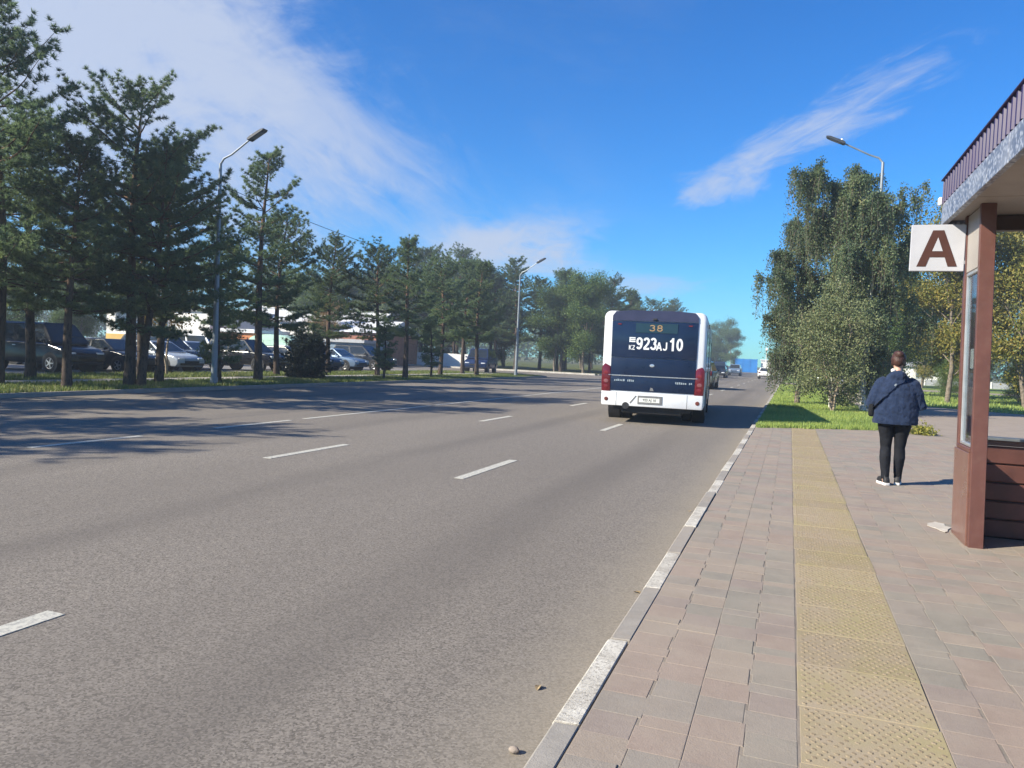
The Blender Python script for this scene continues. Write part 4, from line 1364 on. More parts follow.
def letters(parent, txt, x0, z0, hgt, pitch, mat, owner=None, y=-.0275, stroke=.185):
    """heavy sans lettering facing -y, one mesh for each character"""
    for ci, ch in enumerate(txt):
        b = bmesh.new()
        sx = pitch / .64
        for si, path in enumerate(GLYPH[ch]):
            P = [Vector((x * sx, z * hgt)) for x, z in path]
            closed = (P[0] - P[-1]).length < 1e-4
            if closed: P = P[:-1]
            n = len(P); rows = []
            for i in range(n):
                a = P[(i - 1) % n] if (closed or i > 0) else P[i]; c = P[(i + 1) % n] if (closed or i < n - 1) else P[i]
                d = (c - a).normalized(); nv = Vector((-d.y, d.x)) * stroke * .5 * hgt * .86
                rows.append((P[i] + nv, P[i] - nv))
            yy = y - si * .0007
            vs = [[b.verts.new((x0 + ci * pitch + q.x, yo, z0 + q.y)) for q in rw for yo in (yy, yy + .0025)] for rw in rows]
            for i in range(n if closed else n - 1):
                A, C_ = vs[i], vs[(i + 1) % n]
                for e, f in ((0, 2), (2, 3), (3, 1), (1, 0)):
                    b.faces.new((A[e], A[f], C_[f], C_[e]))
            if not closed:
                for A in (vs[0], vs[-1]): b.faces.new((A[0], A[1], A[3], A[2]))
        bmesh.ops.recalc_face_normals(b, faces=b.faces)
        me = bpy.data.meshes.new('character'); b.to_mesh(me); b.free()
        link('character', me, mat, owner or parent)


def make_bus():
    t = thing('bus', 'white city bus with navy rear panel and red tail lamps driving away', 'bus', (-3.17, 19.0, 0), R(4.6))
    HW, Z0, Z1, LEN = 1.25, 0.42, 2.78, 9.2
    st = [(0.0, .07), (0.02, .03), (0.07, 0.0), (LEN - .25, 0.0), (LEN - .08, .04), (LEN, .14)]
    b = B(); b.loft([[(x, y, z) for x, z in round_rect(HW - i, Z0 + i * .4, Z1 - i, .06, .17)] for y, i in st])
    b.out('body', 'bus_white', t, smooth=40)
    # rear: navy door panel with rounded top, drawn as outline and given thickness
    b = B(); b.prism([(-1.02, .80), (1.02, .80), (1.03, 1.17), (-1.03, 1.17)], 'y', -.022, .04, .008, 2); b.out('engine_hatch', 'bus_navy', t)
    b = B(); b.prism([(-1.03, 1.195), (1.03, 1.195), (1.035, 1.62), (-1.035, 1.62)], 'y', -.024, .04, .006, 2); b.out('rear_panel', 'bus_navy', t)
    b = B(); b.prism([(-1.035, 1.625), (1.035, 1.625), (1.045, 2.53), (-1.045, 2.53)], 'y', -.026, .04, .008, 2); b.out('rear_window', 'bus_navy2', t)
    b = B(); b.loft([[(x, y, z) for x, z in [(-1.045, 2.54), (1.045, 2.54), (1.04, 2.66), (.96, 2.765), (.55, 2.80), (-.55, 2.80), (-.96, 2.765), (-1.04, 2.66)]] for y in (-.03, .06)] )
    b.out('roof_cap', 'bus_top', t, smooth=25)
    b = B(); b.box((0, -.03, 1.183), (2.16, .02, .016), .004, 1); b.out('trim_strip', 'silver', t)
    # bumper with recess for the plate
    b = B(); b.prism([(-1.22, .43), (1.22, .43), (1.235, .60), (1.23, .775), (-1.23, .775), (-1.235, .60)], 'y', -.055, .03, .018, 2); bp = b.out('bumper', 'bus_white', t)
    for x in (-.86, .86):
        b = B(); b.box((x, -.0555, .60), (.012, .006, .33)); b.out('panel_gap', 'plate_frame', bp, smooth=None)
    b = B(); b.box((-.44, -.0565, .60), (.035, .008, .24), 0, 1, Matrix.Rotation(R(38), 3, 'Y')); b.out('recess_edge', 'plate_frame', bp, smooth=None)
    b = B(); b.box((-.03, -.062, .60), (.60, .014, .21), .004, 1); pl = b.out('number_plate', 'plate_frame', t)
    b = B(); b.box((-.04, -.071, .595), (.50, .008, .11), .003, 1); b.out('plate_face', 'plate', pl)
    me = text_mesh('923 AJ 10', .085, .001, .001, .95); me.transform(Matrix.Translation((-.04, -.0762, .595))); link('plate_lettering', me, 'black', pl)
    for x in (-1.12, 1.12):
        s = 1 if x > 0 else -1
        b = B(); b.prism([(x - s * .10, .74), (x + s * .12, .78), (x + s * .132, 1.05), (x + s * .128, 1.38), (x + s * .06, 1.47), (x - s * .085, 1.40)], 'y', -.036, .07, .02, 2)
        tl = b.out('tail_lamp', 'red_lens', t)
        for zz, mt in ((1.24, 'red_bright'), (1.03, 'pink_lens'), (.90, 'red_bright')):
            b = B(); b.loft([[(x + s * .015 + rr_ * math.cos(a), yy, zz + rr_ * .8 * math.sin(a)) for a in [2 * math.pi * k / 14 for k in range(14)]] for yy, rr_ in ((-.034, .062), (-.042, .055), (-.044, .03))]); b.out('lamp_insert', mt, tl)
        b = B(); b.loft([[(x * .99 + rr_ * math.cos(a), yy, .585 + rr_ * math.sin(a)) for a in [2 * math.pi * k / 16 for k in range(16)]] for yy, rr_ in ((-.05, .052), (-.066, .048), (-.070, .03))]); b.out('reflector', 'amber', t)
    # destination display
    b = B(); b.box((.05, -.031, 2.37), (1.02, .012, .24), .004, 1); d = b.out('route_display', 'display', t)
    letters(t, '38', -.14, 2.29, .165, .18, 'led', d, -.0385, .17)
    # fleet number
    letters(t, '923', -.435, 1.83, .315, .172, 'decal')
    letters(t, 'AJ', .055, 1.83, .205, .150, 'decal')
    letters(t, '10', .365, 1.83, .315, .172, 'decal')
    letters(t, 'KZ', -.615, 1.825, .115, .083, 'decal')
    b = B()
    for k in range(3): b.box((-.53, -.0285, 2.03 + k * .045), (.15, .003, .030))
    b.box((-.59, -.0285, 2.075), (.02, .0032, .12))
    b.out('flag_mark', 'decal', t, smooth=None)
    # maker's badge and lettering too small to read
    b = B(); b.loft([[(-.02 + rr_ * 1.5 * math.cos(a), yy, 1.45 + rr_ * math.sin(a)) for a in [2 * math.pi * k / 18 for k in range(18)]] for yy, rr_ in ((-.02, .042), (-.034, .036), (-.036, .02))]); b.out('badge', 'silver', t)
    r = random.Random(4)
    for x0, x1, zz in ((-.93, -.44, 1.06), (.56, .93, 1.05)):
        b = B(); x = x0
        while x < x1:
            w = r.uniform(.02, .045)
            if abs(x - (x0 + .27)) > .02:
                b.box((x + w / 2, -.026, zz + r.uniform(-.004, .004)), (w, .006, r.uniform(.035, .055)))
            x += w + .014
        b.out('badge_lettering', 'silver', t, smooth=None)
    b = B(); b.prism([(-.05, .83), (.05, .83), (.02, .90), (-.03, .91)], 'y', -.026, -.02); b.out('latch', 'plate_frame', t, smooth=None)
    b = B()
    for x in (-.86, .86): b.box((x, -.033, 2.45), (.09, .012, .03), .004, 1)
    b.out('marker_lamp', 'red_bright', t)
    b = B(); b.box((0, -.045, 2.585), (.10, .04, .05), .01, 1); b.out('rear_camera', 'black', t)
    # exhaust and underbody
    b = B(); b.tube([(-.62, -.062, .44), (-.62, .4, .44)], .085, 14); b.out('exhaust', 'black', t)
    b = B(); b.box((0, 1.05, .40), (1.9, 1.9, .18), .03, 1).box((0, 5.2, .40), (2.3, 5.5, .14), .03, 1); b.out('underbody', 'under', t)
    b = B(); b.box((0, .55, .30), (1.5, .9, .12), .03, 1); b.out('sump', 'under', t)
    # side glazing, doors, pillars (both sides)
    for s in (-1, 1):
        x = s * 1.25
        ys = [.35, 1.55, 3.0, 4.3, 5.6, 6.9, 8.6]
        for i in range(len(ys) - 1):
            y0, y1 = ys[i] + .03, ys[i + 1] - .03
            if s > 0 and i in (2, 5):
                b = B(); b.box((x, (y0 + y1) / 2, 1.36), (.03, y1 - y0, 1.86), .01, 1); dr = b.out('door', 'bus_glass', t)
                b = B(); b.box((x + .012, (y0 + y1) / 2, 1.36), (.02, .04, 1.8), .004, 1); b.out('door_seal', 'black', dr)
            else:
                b = B(); b.box((x, (y0 + y1) / 2, 1.86), (.02, y1 - y0, 1.05), .008, 1); b.out('side_window', 'bus_glass', t)
        for yy in (1.95, 6.75):
            b = B(); b.tube([(s * .95, yy, .47), (s * 1.253, yy, .47)], .56, 24); b.out('wheel_arch', 'black', t)
            wheel(t, s * 1.12, yy, .45, .28)
            if yy < 3: wheel(t, s * .80, yy, .45, .26)
        b = B(); b.box((s * 1.29, .02 + .06, 2.46), (.03, .05, .1), .008, 1); b.out('side_marker', 'black', t)
    b = B(); b.loft([[(x, LEN + dy, z) for x, z in [(-1.08, 1.05), (1.08, 1.05), (1.06, 2.6), (-1.06, 2.6)]] for dy in (-.02, .03)]); b.out('windscreen', 'bus_glass', t)
    b = B(); b.box((0, 4.6, 2.83), (1.7, 2.2, .16), .05, 2); b.out('air_conditioner', 'bus_white', t)
    for s in (-1, 1):
        b = B(); b.tube([(s * 1.0, LEN - .05, 2.5), (s * 1.1, LEN + .2, 2.45), (s * 1.1, LEN + .2, 2.2)], .015, 6).box((s * 1.1, LEN + .2, 2.05), (.18, .06, .32), .02, 1); b.out('wing_mirror', 'black', t)
    return t


make_bus()


# ------------------------------------------------------------------ cars
CARMAT = {}
def car_paint(name, col, metal=0.3):
    if name not in CARMAT:
        CARMAT[name] = plain('car_paint_' + name, col, 0.2, metal * 0.5 if max(col) > 0.1 else 0.0, 0.4, 0.06, 2.0, 0, 0.0, dirt=(0.06, 0.056, 0.052), dirt_amt=0.04)
    return CARMAT[name]


SHAPES = {
    'sedan': dict(L=4.5, W=.88, H=1.45, out=[(-2.2, .34), (-2.26, .55), (-2.22, .93), (-1.62, 1.0), (.95, .97), (1.95, .80), (2.2, .66), (2.24, .42), (2.1, .28), (-2.0, .28)], gb=(-1.78, 1.12, .96), gt=(-.98, .28)),
    'hatch': dict(L=4.0, W=.86, H=1.5, out=[(-1.95, .34), (-2.0, .6), (-1.96, .98), (-1.4, 1.0), (.9, .97), (1.75, .82), (1.96, .66), (2.0, .42), (1.9, .28), (-1.8, .28)], gb=(-1.93, 1.1, .97), gt=(-1.5, .2)),
    'suv': dict(L=4.6, W=.93, H=1.74, out=[(-2.2, .42), (-2.28, .7), (-2.24, 1.1), (-1.7, 1.12), (.95, 1.1), (1.95, 1.0), (2.22, .85), (2.28, .5), (2.1, .36), (-2.05, .36)], gb=(-2.2, 1.08, 1.09), gt=(-1.85, .3)),
    'van': dict(L=4.9, W=.95, H=2.0, out=[(-2.4, .40), (-2.45, .7), (-2.43, 1.2), (-1.7, 1.22), (1.3, 1.18), (2.1, 1.0), (2.42, .8), (2.45, .45), (2.3, .34), (-2.3, .34)], gb=(-2.42, 1.55, 1.18), gt=(-2.3, .85)),
}


def make_car(kind, paint, label, loc, rz, group=None, cat='car', name='parked_car'):
    s = SHAPES[kind]; W_, H_ = s['W'], s['H']
    t = thing(name, label, cat, loc, rz, group)
    b = B(); b.prism(s['out'], 'x', -W_, W_, .085, 3); body = b.out('body', paint, t, smooth=50)
    yb0, yb1, zb = s['gb']; yt0, yt1 = s['gt']
    def ring(f, grow_=0.0):
        e = 1 - (1 - f) ** 1.6 if False else f
        y0 = yb0 + (yt0 - yb0) * e; y1 = yb1 + (yt1 - yb1) * e
        w = (W_ * .93) + (W_ * .74 - W_ * .93) * f; z = zb + (H_ - zb) * f
        return [(-w, y0, z), (w, y0, z), (w, y1, z), (-w, y1, z)]
    rg = [ring(0), ring(.5), ring(.92)]
    top = [(x * .93, y * .97 if True else y, H_) for x, y, z in ring(1)]
    b = B(); b.loft(rg + [top]); b.out('cabin', paint, t, smooth=30)
    # panes: quads on the frustum faces, slightly proud
    def pane(pts, nm):
        P = [Vector(p) for p in pts]
        n = (P[1] - P[0]).cross(P[3] - P[0]).normalized()
        c = sum(P, Vector()) / 4
        if n.dot(c - Vector((0, (yb0 + yb1) / 2, (zb + H_) / 2))) < 0: n = -n
        b = bmesh.new()
        v0 = [b.verts.new(p + n * .006) for p in P]; v1 = [b.verts.new(p - n * .012) for p in P]
        b.faces.new(v0); b.faces.new(v1[::-1])
        for i in range(4): b.faces.new((v0[i], v0[(i + 1) % 4], v1[(i + 1) % 4], v1[i]))
        bmesh.ops.recalc_face_normals(b, faces=b.faces)
        me = bpy.data.meshes.new(nm); b.to_mesh(me); b.free(); link(nm, me, 'car_glass', t)
    lo, hi = ring(.08), ring(.86)
    def lerp(a, c, f): return tuple(a[i] + (c[i] - a[i]) * f for i in range(3))
    def shrink(q, e): return [lerp(q[0], q[1], e), lerp(q[1], q[0], e), lerp(q[2], q[3], e), lerp(q[3], q[2], e)]
    pane(shrink([lo[2], lo[3], hi[3], hi[2]], .06), 'windscreen')
    pane(shrink([lo[0], lo[1], hi[1], hi[0]], .08), 'rear_window')
    for a, c in ((1, 2), (3, 0)):
        q = [lo[a], lo[c], hi[c], hi[a]]
        pane([lerp(q[0], q[1], .05), lerp(q[0], q[1], .48), lerp(q[3], q[2], .48), lerp(q[3], q[2], .04)], 'side_window')
        pane([lerp(q[0], q[1], .52), lerp(q[0], q[1], .95), lerp(q[3], q[2], .96), lerp(q[3], q[2], .52)], 'side_window')
    L2 = s['L'] / 2
    rw = .33 if kind in ('sedan', 'hatch') else .37
    zf = s['out'][6][1]
    for sx in (-1, 1):
        for yy in (-L2 * .60, L2 * .62):
            b = B(); b.tube([(sx * (W_ - .25), yy, rw + .02), (sx * (W_ + .004), yy, rw + .02)], rw + .055, 20); b.out('wheel_arch', 'black', t)
            wheel(t, sx * (W_ - .09), yy, rw, .2)
        b = B(); b.box((sx * W_ * .70, L2 - .10, zf - .02), (.36, .12, .13), .03, 2); b.out('headlight', 'head_lens', t)
        b = B(); b.box((sx * W_ * .78, -L2 + .03, .82 if kind in ('sedan', 'hatch') else 1.0), (.26, .10, .17 if kind == 'sedan' else .3), .03, 2); b.out('tail_light', 'red_lens', t)
        b = B(); b.box((sx * (W_ + .07), yb1 - .35, zb + .08), (.16, .1, .12), .03, 2); b.out('wing_mirror', paint, t)
        for yy in (-.35, .62): b = B(); b.box((sx * (W_ + .006), yy - .12, zb - .14), (.025, .16, .03), .006, 1); b.out('door_handle', 'silver', t)
    b = B(); b.box((0, L2 - .01, zf - .14), (.9, .05, .12), .015, 1); b.out('grille', 'black', t)
    b = B(); b.box((0, -L2 - .02, .62 if kind != 'van' else .72), (.52, .02, .115), .004, 1); b.out('number_plate', 'plate', t)
    b = B(); b.box((0, L2 + .01, .42), (1.5, .06, .10), .02, 1); b.out('bumper_strip', 'black', t)
    b = B(); b.box((0, -L2 + .02, .40), (1.5, .06, .12), .02, 1); b.out('bumper_strip', 'black', t)
    return t


def lot_car(kind, paint, y, label, x=-29.3, rz=-90, **k):
    return make_car(kind, paint, label, (x, y, 0.03), R(rz), 'cars in the parking lot at left', **k)


P_dark = car_paint('charcoal', (0.02, 0.022, 0.026)); P_black = car_paint('black', (0.010, 0.010, 0.012))
P_silver = car_paint('silver', (0.38, 0.42, 0.47), .5); P_blue = car_paint('blue', (0.03, 0.08, 0.25))
P_white = car_paint('white', (0.74, 0.75, 0.76), 0.0); P_steel = car_paint('steel_blue', (0.16, 0.23, 0.33), .5)
P_grey = car_paint('grey_green', (0.13, 0.15, 0.14), .4); P_navy = car_paint('dark_blue', (0.016, 0.028, 0.075)); P_maroon = car_paint('maroon', (0.08, 0.012, 0.014))
lot_car('van', P_black, 23.6, 'black van at the left end of the parking row, behind low pine', cat='van', name='parked_van')
lot_car('sedan', P_dark, 26.4, 'charcoal sedan parked left of the twin-stemmed pine', x=-28.7)
lot_car('sedan', P_silver, 28.9, 'silver sedan with its nose right of the twin-stemmed pine', x=-28.6)
lot_car('suv', P_dark, 31.4, 'dark off-road car parked behind the leaning pale trunk', x=-30.6)
lot_car('hatch', P_silver, 33.9, 'pale silver hatchback parked just left of the near street lamp', x=-31.2)
lot_car('suv', P_black, 35.3, 'black off-road car between the near street lamp and the slender pine', x=-28.4)
lot_car('sedan', P_black, 38.6, 'black sedan parked right of the slender pine trunk', x=-28.2)
lot_car('hatch', P_navy, 41.6, 'dark blue hatchback behind the round dark bush', x=-28.6)
lot_car('sedan', P_steel, 44.6, 'steel blue sedan parked right of the round dark bush', x=-28.8)
lot_car('suv', P_dark, 48.0, 'dark car at the right end of the parking row', x=-28.6)
lot_car('hatch', P_blue, 27.6, 'blue hatchback in the back row above the charcoal sedan', x=-36.4)
lot_car('sedan', P_white, 31.6, 'white sedan in the back row left of the twin-stemmed pine', x=-36.6)
lot_car('hatch', P_steel, 37.6, 'steel blue hatchback in the back row behind the leaning trunk', x=-37.0)
lot_car('van', P_white, 41.6, 'white van in the back row left of the near street lamp', x=-37.2, cat='van', name='parked_van')
lot_car('sedan', P_maroon, 47.0, 'maroon sedan in the back row behind the slender pine', x=-37.2)
lot_car('hatch', P_white, 52.0, 'white hatchback at the right end of the back row', x=-37.0)
make_car('van', P_navy, 'dark blue van with pale windows parked at the corner of the side street', (-24.4, 60.0, 0), R(-170), cat='van', name='parked_van')
make_car('suv', P_grey, 'grey green off-road car just ahead of the bus in the next lane', (-5.35, 51.0, 0), 0, name='car')
make_car('sedan', P_white, 'white sedan far ahead near the right kerb', (-2.9, 104, 0), 0, name='car')
make_car('van', P_navy, 'dark blue van far ahead in the left lanes', (-9.6, 118, 0), 0, cat='van', name='van')
make_car('sedan', P_dark, 'dark sedan far ahead beside the grey green car', (-8.0, 96, 0), R(180), name='car')
make_car('suv', P_steel, 'steel grey car far ahead in front of the blue fence', (-8.0, 124, 0), R(180), name='car')
make_car('sedan', P_silver, 'pale sedan parked behind the olive shrub at right', (4.6, 77, 0.02), R(78))


# ------------------------------------------------------------------ bus shelter
SX, SY = 1.50, 7.42
sh = thing('bus_shelter', 'brown steel bus shelter with purple ribbed roof edge and glazed side panel', 'bus shelter', (SX, SY, PZ))
def sp(name, mat, boxes, parent=None, bevel=.004, smooth=35):
    b = B()
    for x0, x1, y0, y1, z0, z1 in boxes:
        b.box(((x0 + x1) / 2 - SX, (y0 + y1) / 2 - SY, (z0 + z1) / 2 - PZ), (x1 - x0, y1 - y0, z1 - z0), bevel, 1)
    return b.out(name, mat, parent or sh, smooth=smooth)
RZ0 = 2.96
sp('post', 'brown', [(1.50, 1.615, 7.42, 7.48, PZ - .02, RZ0 + .04)])
sp('post', 'brown', [(1.50, 1.60, 7.985, 8.06, .90, RZ0 + .04)])
sp('post', 'brown', [(1.50, 1.632, 3.2, 3.33, PZ - .02, RZ0 + .04)])
sp('post', 'brown', [(4.05, 4.18, 3.2, 3.33, PZ - .02, RZ0 + .04)])
sp('post', 'brown', [(4.05, 4.18, 7.93, 8.06, PZ - .02, RZ0 + .04)])
lp = sp('lower_panel', 'brown_panel', [(1.488, 1.60, 7.483, 8.075, PZ - .015, .895)])
sp('panel_sill', 'brown', [(1.492, 1.60, 7.482, 7.983, .897, .935)])
wf = sp('window_frame', 'alu', [(1.515, 1.555, 7.482, 7.505, .94, 2.47), (1.515, 1.555, 7.955, 7.983, .94, 2.47), (1.513, 1.557, 7.482, 7.983, .938, .965), (1.513, 1.557, 7.482, 7.983, 2.445, 2.475)])
sp('pane', 'pane', [(1.532, 1.538, 7.507, 7.953, .967, 2.443)], wf, 0)
sp('pane_patch', 'poster', [(1.5395, 1.5415, 7.70, 7.82, 1.62, 1.79)], wf, 0)
sp('pane_patch', 'pane_dark', [(1.5395, 1.5415, 7.69, 7.85, 1.45, 1.58)], wf, 0)  # flat dark patch on the inner side of the pane
sp('top_panel', 'cream', [(1.512, 1.556, 7.482, 7.983, 2.48, RZ0 + .03)])
for o in list(sh.children) + list(wf.children):
    if o.name.split('.')[0] in ('post', 'lower_panel', 'panel_sill', 'window_frame', 'pane', 'pane_patch', 'top_panel') and o.data.vertices[0].co.x < 1.5:
        for v in o.data.vertices: v.co.x -= v.co.z * 0.024
# low end wall of boards under a grey ledge
ew = sp('end_wall', 'beam', [(1.60, 4.05, 8.015, 8.045, PZ, .93)])
for i in range(5):
    z0 = PZ + .012 + i * .166
    sp('plank', 'plank', [(1.603, 4.047, 7.985 - (.004 if i % 2 else 0), 8.010, z0, z0 + .155)], ew, .008)
sp('wall_rail', 'brown', [(1.603, 4.047, 7.975, 8.06, .937, .985)])
sp('ledge', 'ledge', [(1.603, 4.047, 7.90, 8.09, .988, 1.012)])
# back wall and bench (they run on outside the picture)
bw = sp('back_wall', 'beam', [(4.10, 4.13, 3.33, 7.93, PZ + .05, 1.02)])
for i in range(5):
    z0 = PZ + .06 + i * .172
    sp('plank', 'plank', [(4.07, 4.098, 3.34, 7.92, z0, z0 + .16)], bw, .008)
bn = sp('bench_leg', 'brown', [(3.6, 3.95, 4.2, 4.25, PZ, .52), (3.6, 3.95, 6.9, 6.95, PZ, .52)])
for i in range(4): sp('bench_slat', 'plank', [(3.56 + i * .105, 3.65 + i * .105, 3.9, 7.2, .522, .552)])
# roof
sp('beam', 'beam', [(1.50, 1.62, 3.34, 7.49, 2.86, RZ0 + .03)] if False else [(1.61, 4.04, 7.955, 8.045, 2.86, RZ0 + .03)])
sp('beam', 'beam', [(4.06, 4.16, 3.34, 7.92, 2.86, RZ0 + .03)])
RX0, RX1, RY0, RY1 = 1.27, 4.45, 2.9, 8.28
for i in range(5):
    a = RY0 + .05 + i * (RY1 - RY0 - .1) / 5
    sp('soffit_panel', 'soffit', [(RX0 + .05, RX1 - .05, a + .004, a + (RY1 - RY0 - .1) / 5 - .004, RZ0 + .04 + (.003 if i % 2 else 0), RZ0 + .06)])
sp('roof_deck', 'roof_grey', [(RX0 + .05, RX1 - .05, RY0 + .05, RY1 - .05, RZ0 + .07, RZ0 + .30)])
n = 9
for i in range(n):
    y0 = RY0 + i * (RY1 - RY0) / n
    sp('fascia_panel', 'band', [(RX0, RX0 + .045, y0 + .003, y0 + (RY1 - RY0) / n - .003, RZ0, RZ0 + .20)])
for i in range(5):
    x0 = RX0 + .05 + i * (RX1 - RX0 - .1) / 5
    sp('fascia_panel', 'band', [(x0 + .003, x0 + (RX1 - RX0 - .1) / 5 - .003, RY1 - .045, RY1, RZ0, RZ0 + .20)])
    sp('fascia_panel', 'band', [(x0 + .003, x0 + (RX1 - RX0 - .1) / 5 - .003, RY0, RY0 + .045, RZ0, RZ0 + .20)])
def ribbed(p0, p1, z0, z1, nrm, pitch=.115):
    L = (Vector(p1) - Vector(p0)).length; d = (Vector(p1) - Vector(p0)).normalized(); nv = Vector(nrm)
    prof, s_ = [], 0.0
    while s_ < L - .001:
        for ds, h_ in ((0, 0), (.055, 0), (.065, .016), (.10, .016), (.11, 0)):
            if s_ + ds < L: prof.append((s_ + ds, h_))
        s_ += pitch
    prof.append((L, 0))
    V, F = [], []
    for s2, h_ in prof:
        p = Vector(p0) + d * s2 + nv * h_
        V += [(p.x - SX, p.y - SY, z0 - PZ), (p.x - SX, p.y - SY, z1 - PZ)]
    for i in range(len(prof) - 1): F.append((2 * i, 2 * i + 2, 2 * i + 3, 2 * i + 1))
    me = bpy.data.meshes.new('ribbed_sheet'); me.from_pydata(V, [], F)
    return link('ribbed_sheet', me, 'purple', sh)
ribbed((RX0 + .01, RY0, 0), (RX0 + .01, RY1, 0), RZ0 + .203, RZ0 + .42, (-1, 0, 0))
ribbed((RX0 + .01, RY1 - .01, 0), (RX1, RY1 - .01, 0), RZ0 + .203, RZ0 + .42, (0, 1, 0))
ribbed((RX0 + .01, RY0 + .01, 0), (RX1, RY0 + .01, 0), RZ0 + .203, RZ0 + .42, (0, -1, 0))
sp('roof_edge_cap', 'purple', [(RX0 - .02, RX0 + .06, RY0 - .02, RY1 + .02, RZ0 + .422, RZ0 + .437), (RX0 + .06, RX1, RY1 - .06, RY1 + .02, RZ0 + .423, RZ0 + .436)])
sp('lamp', 'cell_white', [(RX0 - .035, RX0 + .0, RY1 - .02, RY1 + .035, RZ0 + .19, RZ0 + .27)], None, .01)

sg = thing('letter_sign', 'square white sign with brown letter A projecting from the shelter', 'sign', (1.21, 8.0, 2.5))
b = B(); b.box((0, 0, .21), (.445, .03, .425), .004, 1); b.out('panel', 'sign_white', sg)
b = B(); b.prism([(-.165, .04), (-.09, .04), (-.062, .125), (.062, .125), (.09, .04), (.165, .04), (.045, .37), (-.045, .37)], 'y', -.0185, -.0155); 
la = b.out('letter', 'sign_brown', sg, smooth=None)
b = B(); b.prism([(-.043, .180), (.043, .180), (0.0, .305)], 'y', -.0205, -.0180); b.out('letter_counter', 'sign_white', la, smooth=None)
for zz in (.36, .08):
    b = B(); b.box((.255, 0, zz), (.07, .02, .03)); b.out('bracket', 'alu', sg)

# thin pale patch laid on the paving beside the shelter foot
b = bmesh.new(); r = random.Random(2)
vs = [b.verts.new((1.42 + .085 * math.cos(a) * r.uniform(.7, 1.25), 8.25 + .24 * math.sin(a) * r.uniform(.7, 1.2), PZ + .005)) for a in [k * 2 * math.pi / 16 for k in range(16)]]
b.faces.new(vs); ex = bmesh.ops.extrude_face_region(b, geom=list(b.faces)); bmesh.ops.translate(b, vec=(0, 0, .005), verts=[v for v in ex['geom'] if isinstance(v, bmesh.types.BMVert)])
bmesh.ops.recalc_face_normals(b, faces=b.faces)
me = bpy.data.meshes.new('pale_patch'); b.to_mesh(me); b.free(); link('pale_patch', me, 'patch_pale', pav)


# ------------------------------------------------------------------ walking person
def remesh(b, voxel, smooth_it=4, name='part', wrinkle=0.0):
    me = b.mesh(name, None)
    o = bpy.data.objects.new('tmp_remesh', me); COL.objects.link(o)
    m = o.modifiers.new('r', 'REMESH'); m.mode = 'VOXEL'; m.voxel_size = voxel
    s = o.modifiers.new('s', 'SMOOTH'); s.factor = 0.5; s.iterations = smooth_it
    dg = bpy.context.evaluated_depsgraph_get()
    out = bpy.data.meshes.new_from_object(o.evaluated_get(dg))
    bpy.data.objects.remove(o); bpy.data.meshes.remove(me)
    out.name = name
    if wrinkle:
        n = len(out.vertices); co = np.zeros(n * 3, np.float32); nn = np.zeros(n * 3, np.float32)
        out.vertices.foreach_get('co', co); out.vertices.foreach_get('normal', nn)
        co = co.reshape(-1, 3); nn = nn.reshape(-1, 3)
        d = np.array([mnoise.noise(Vector((p[0] * 7, p[1] * 7, p[2] * 15 + 5 * p[0]))) + 0.5 * mnoise.noise(Vector((p[0] * 22, p[1] * 22, p[2] * 30))) for p in co])
        out.vertices.foreach_set('co', (co + nn * (d * wrinkle)[:, None]).ravel())
        out.update()
    out.polygons.foreach_set('use_smooth', [True] * len(out.polygons))
    return out


def ell(cx, cy, z, rx, ry, n=20, p=2.0, tilt=0.0):
    pts = []
    for k in range(n):
        a = 2 * math.pi * k / n
        c, s = math.cos(a), math.sin(a)
        pts.append((cx + rx * math.copysign(abs(c) ** (2 / p), c), cy + ry * math.copysign(abs(s) ** (2 / p), s), z + tilt * s * ry))
    return pts


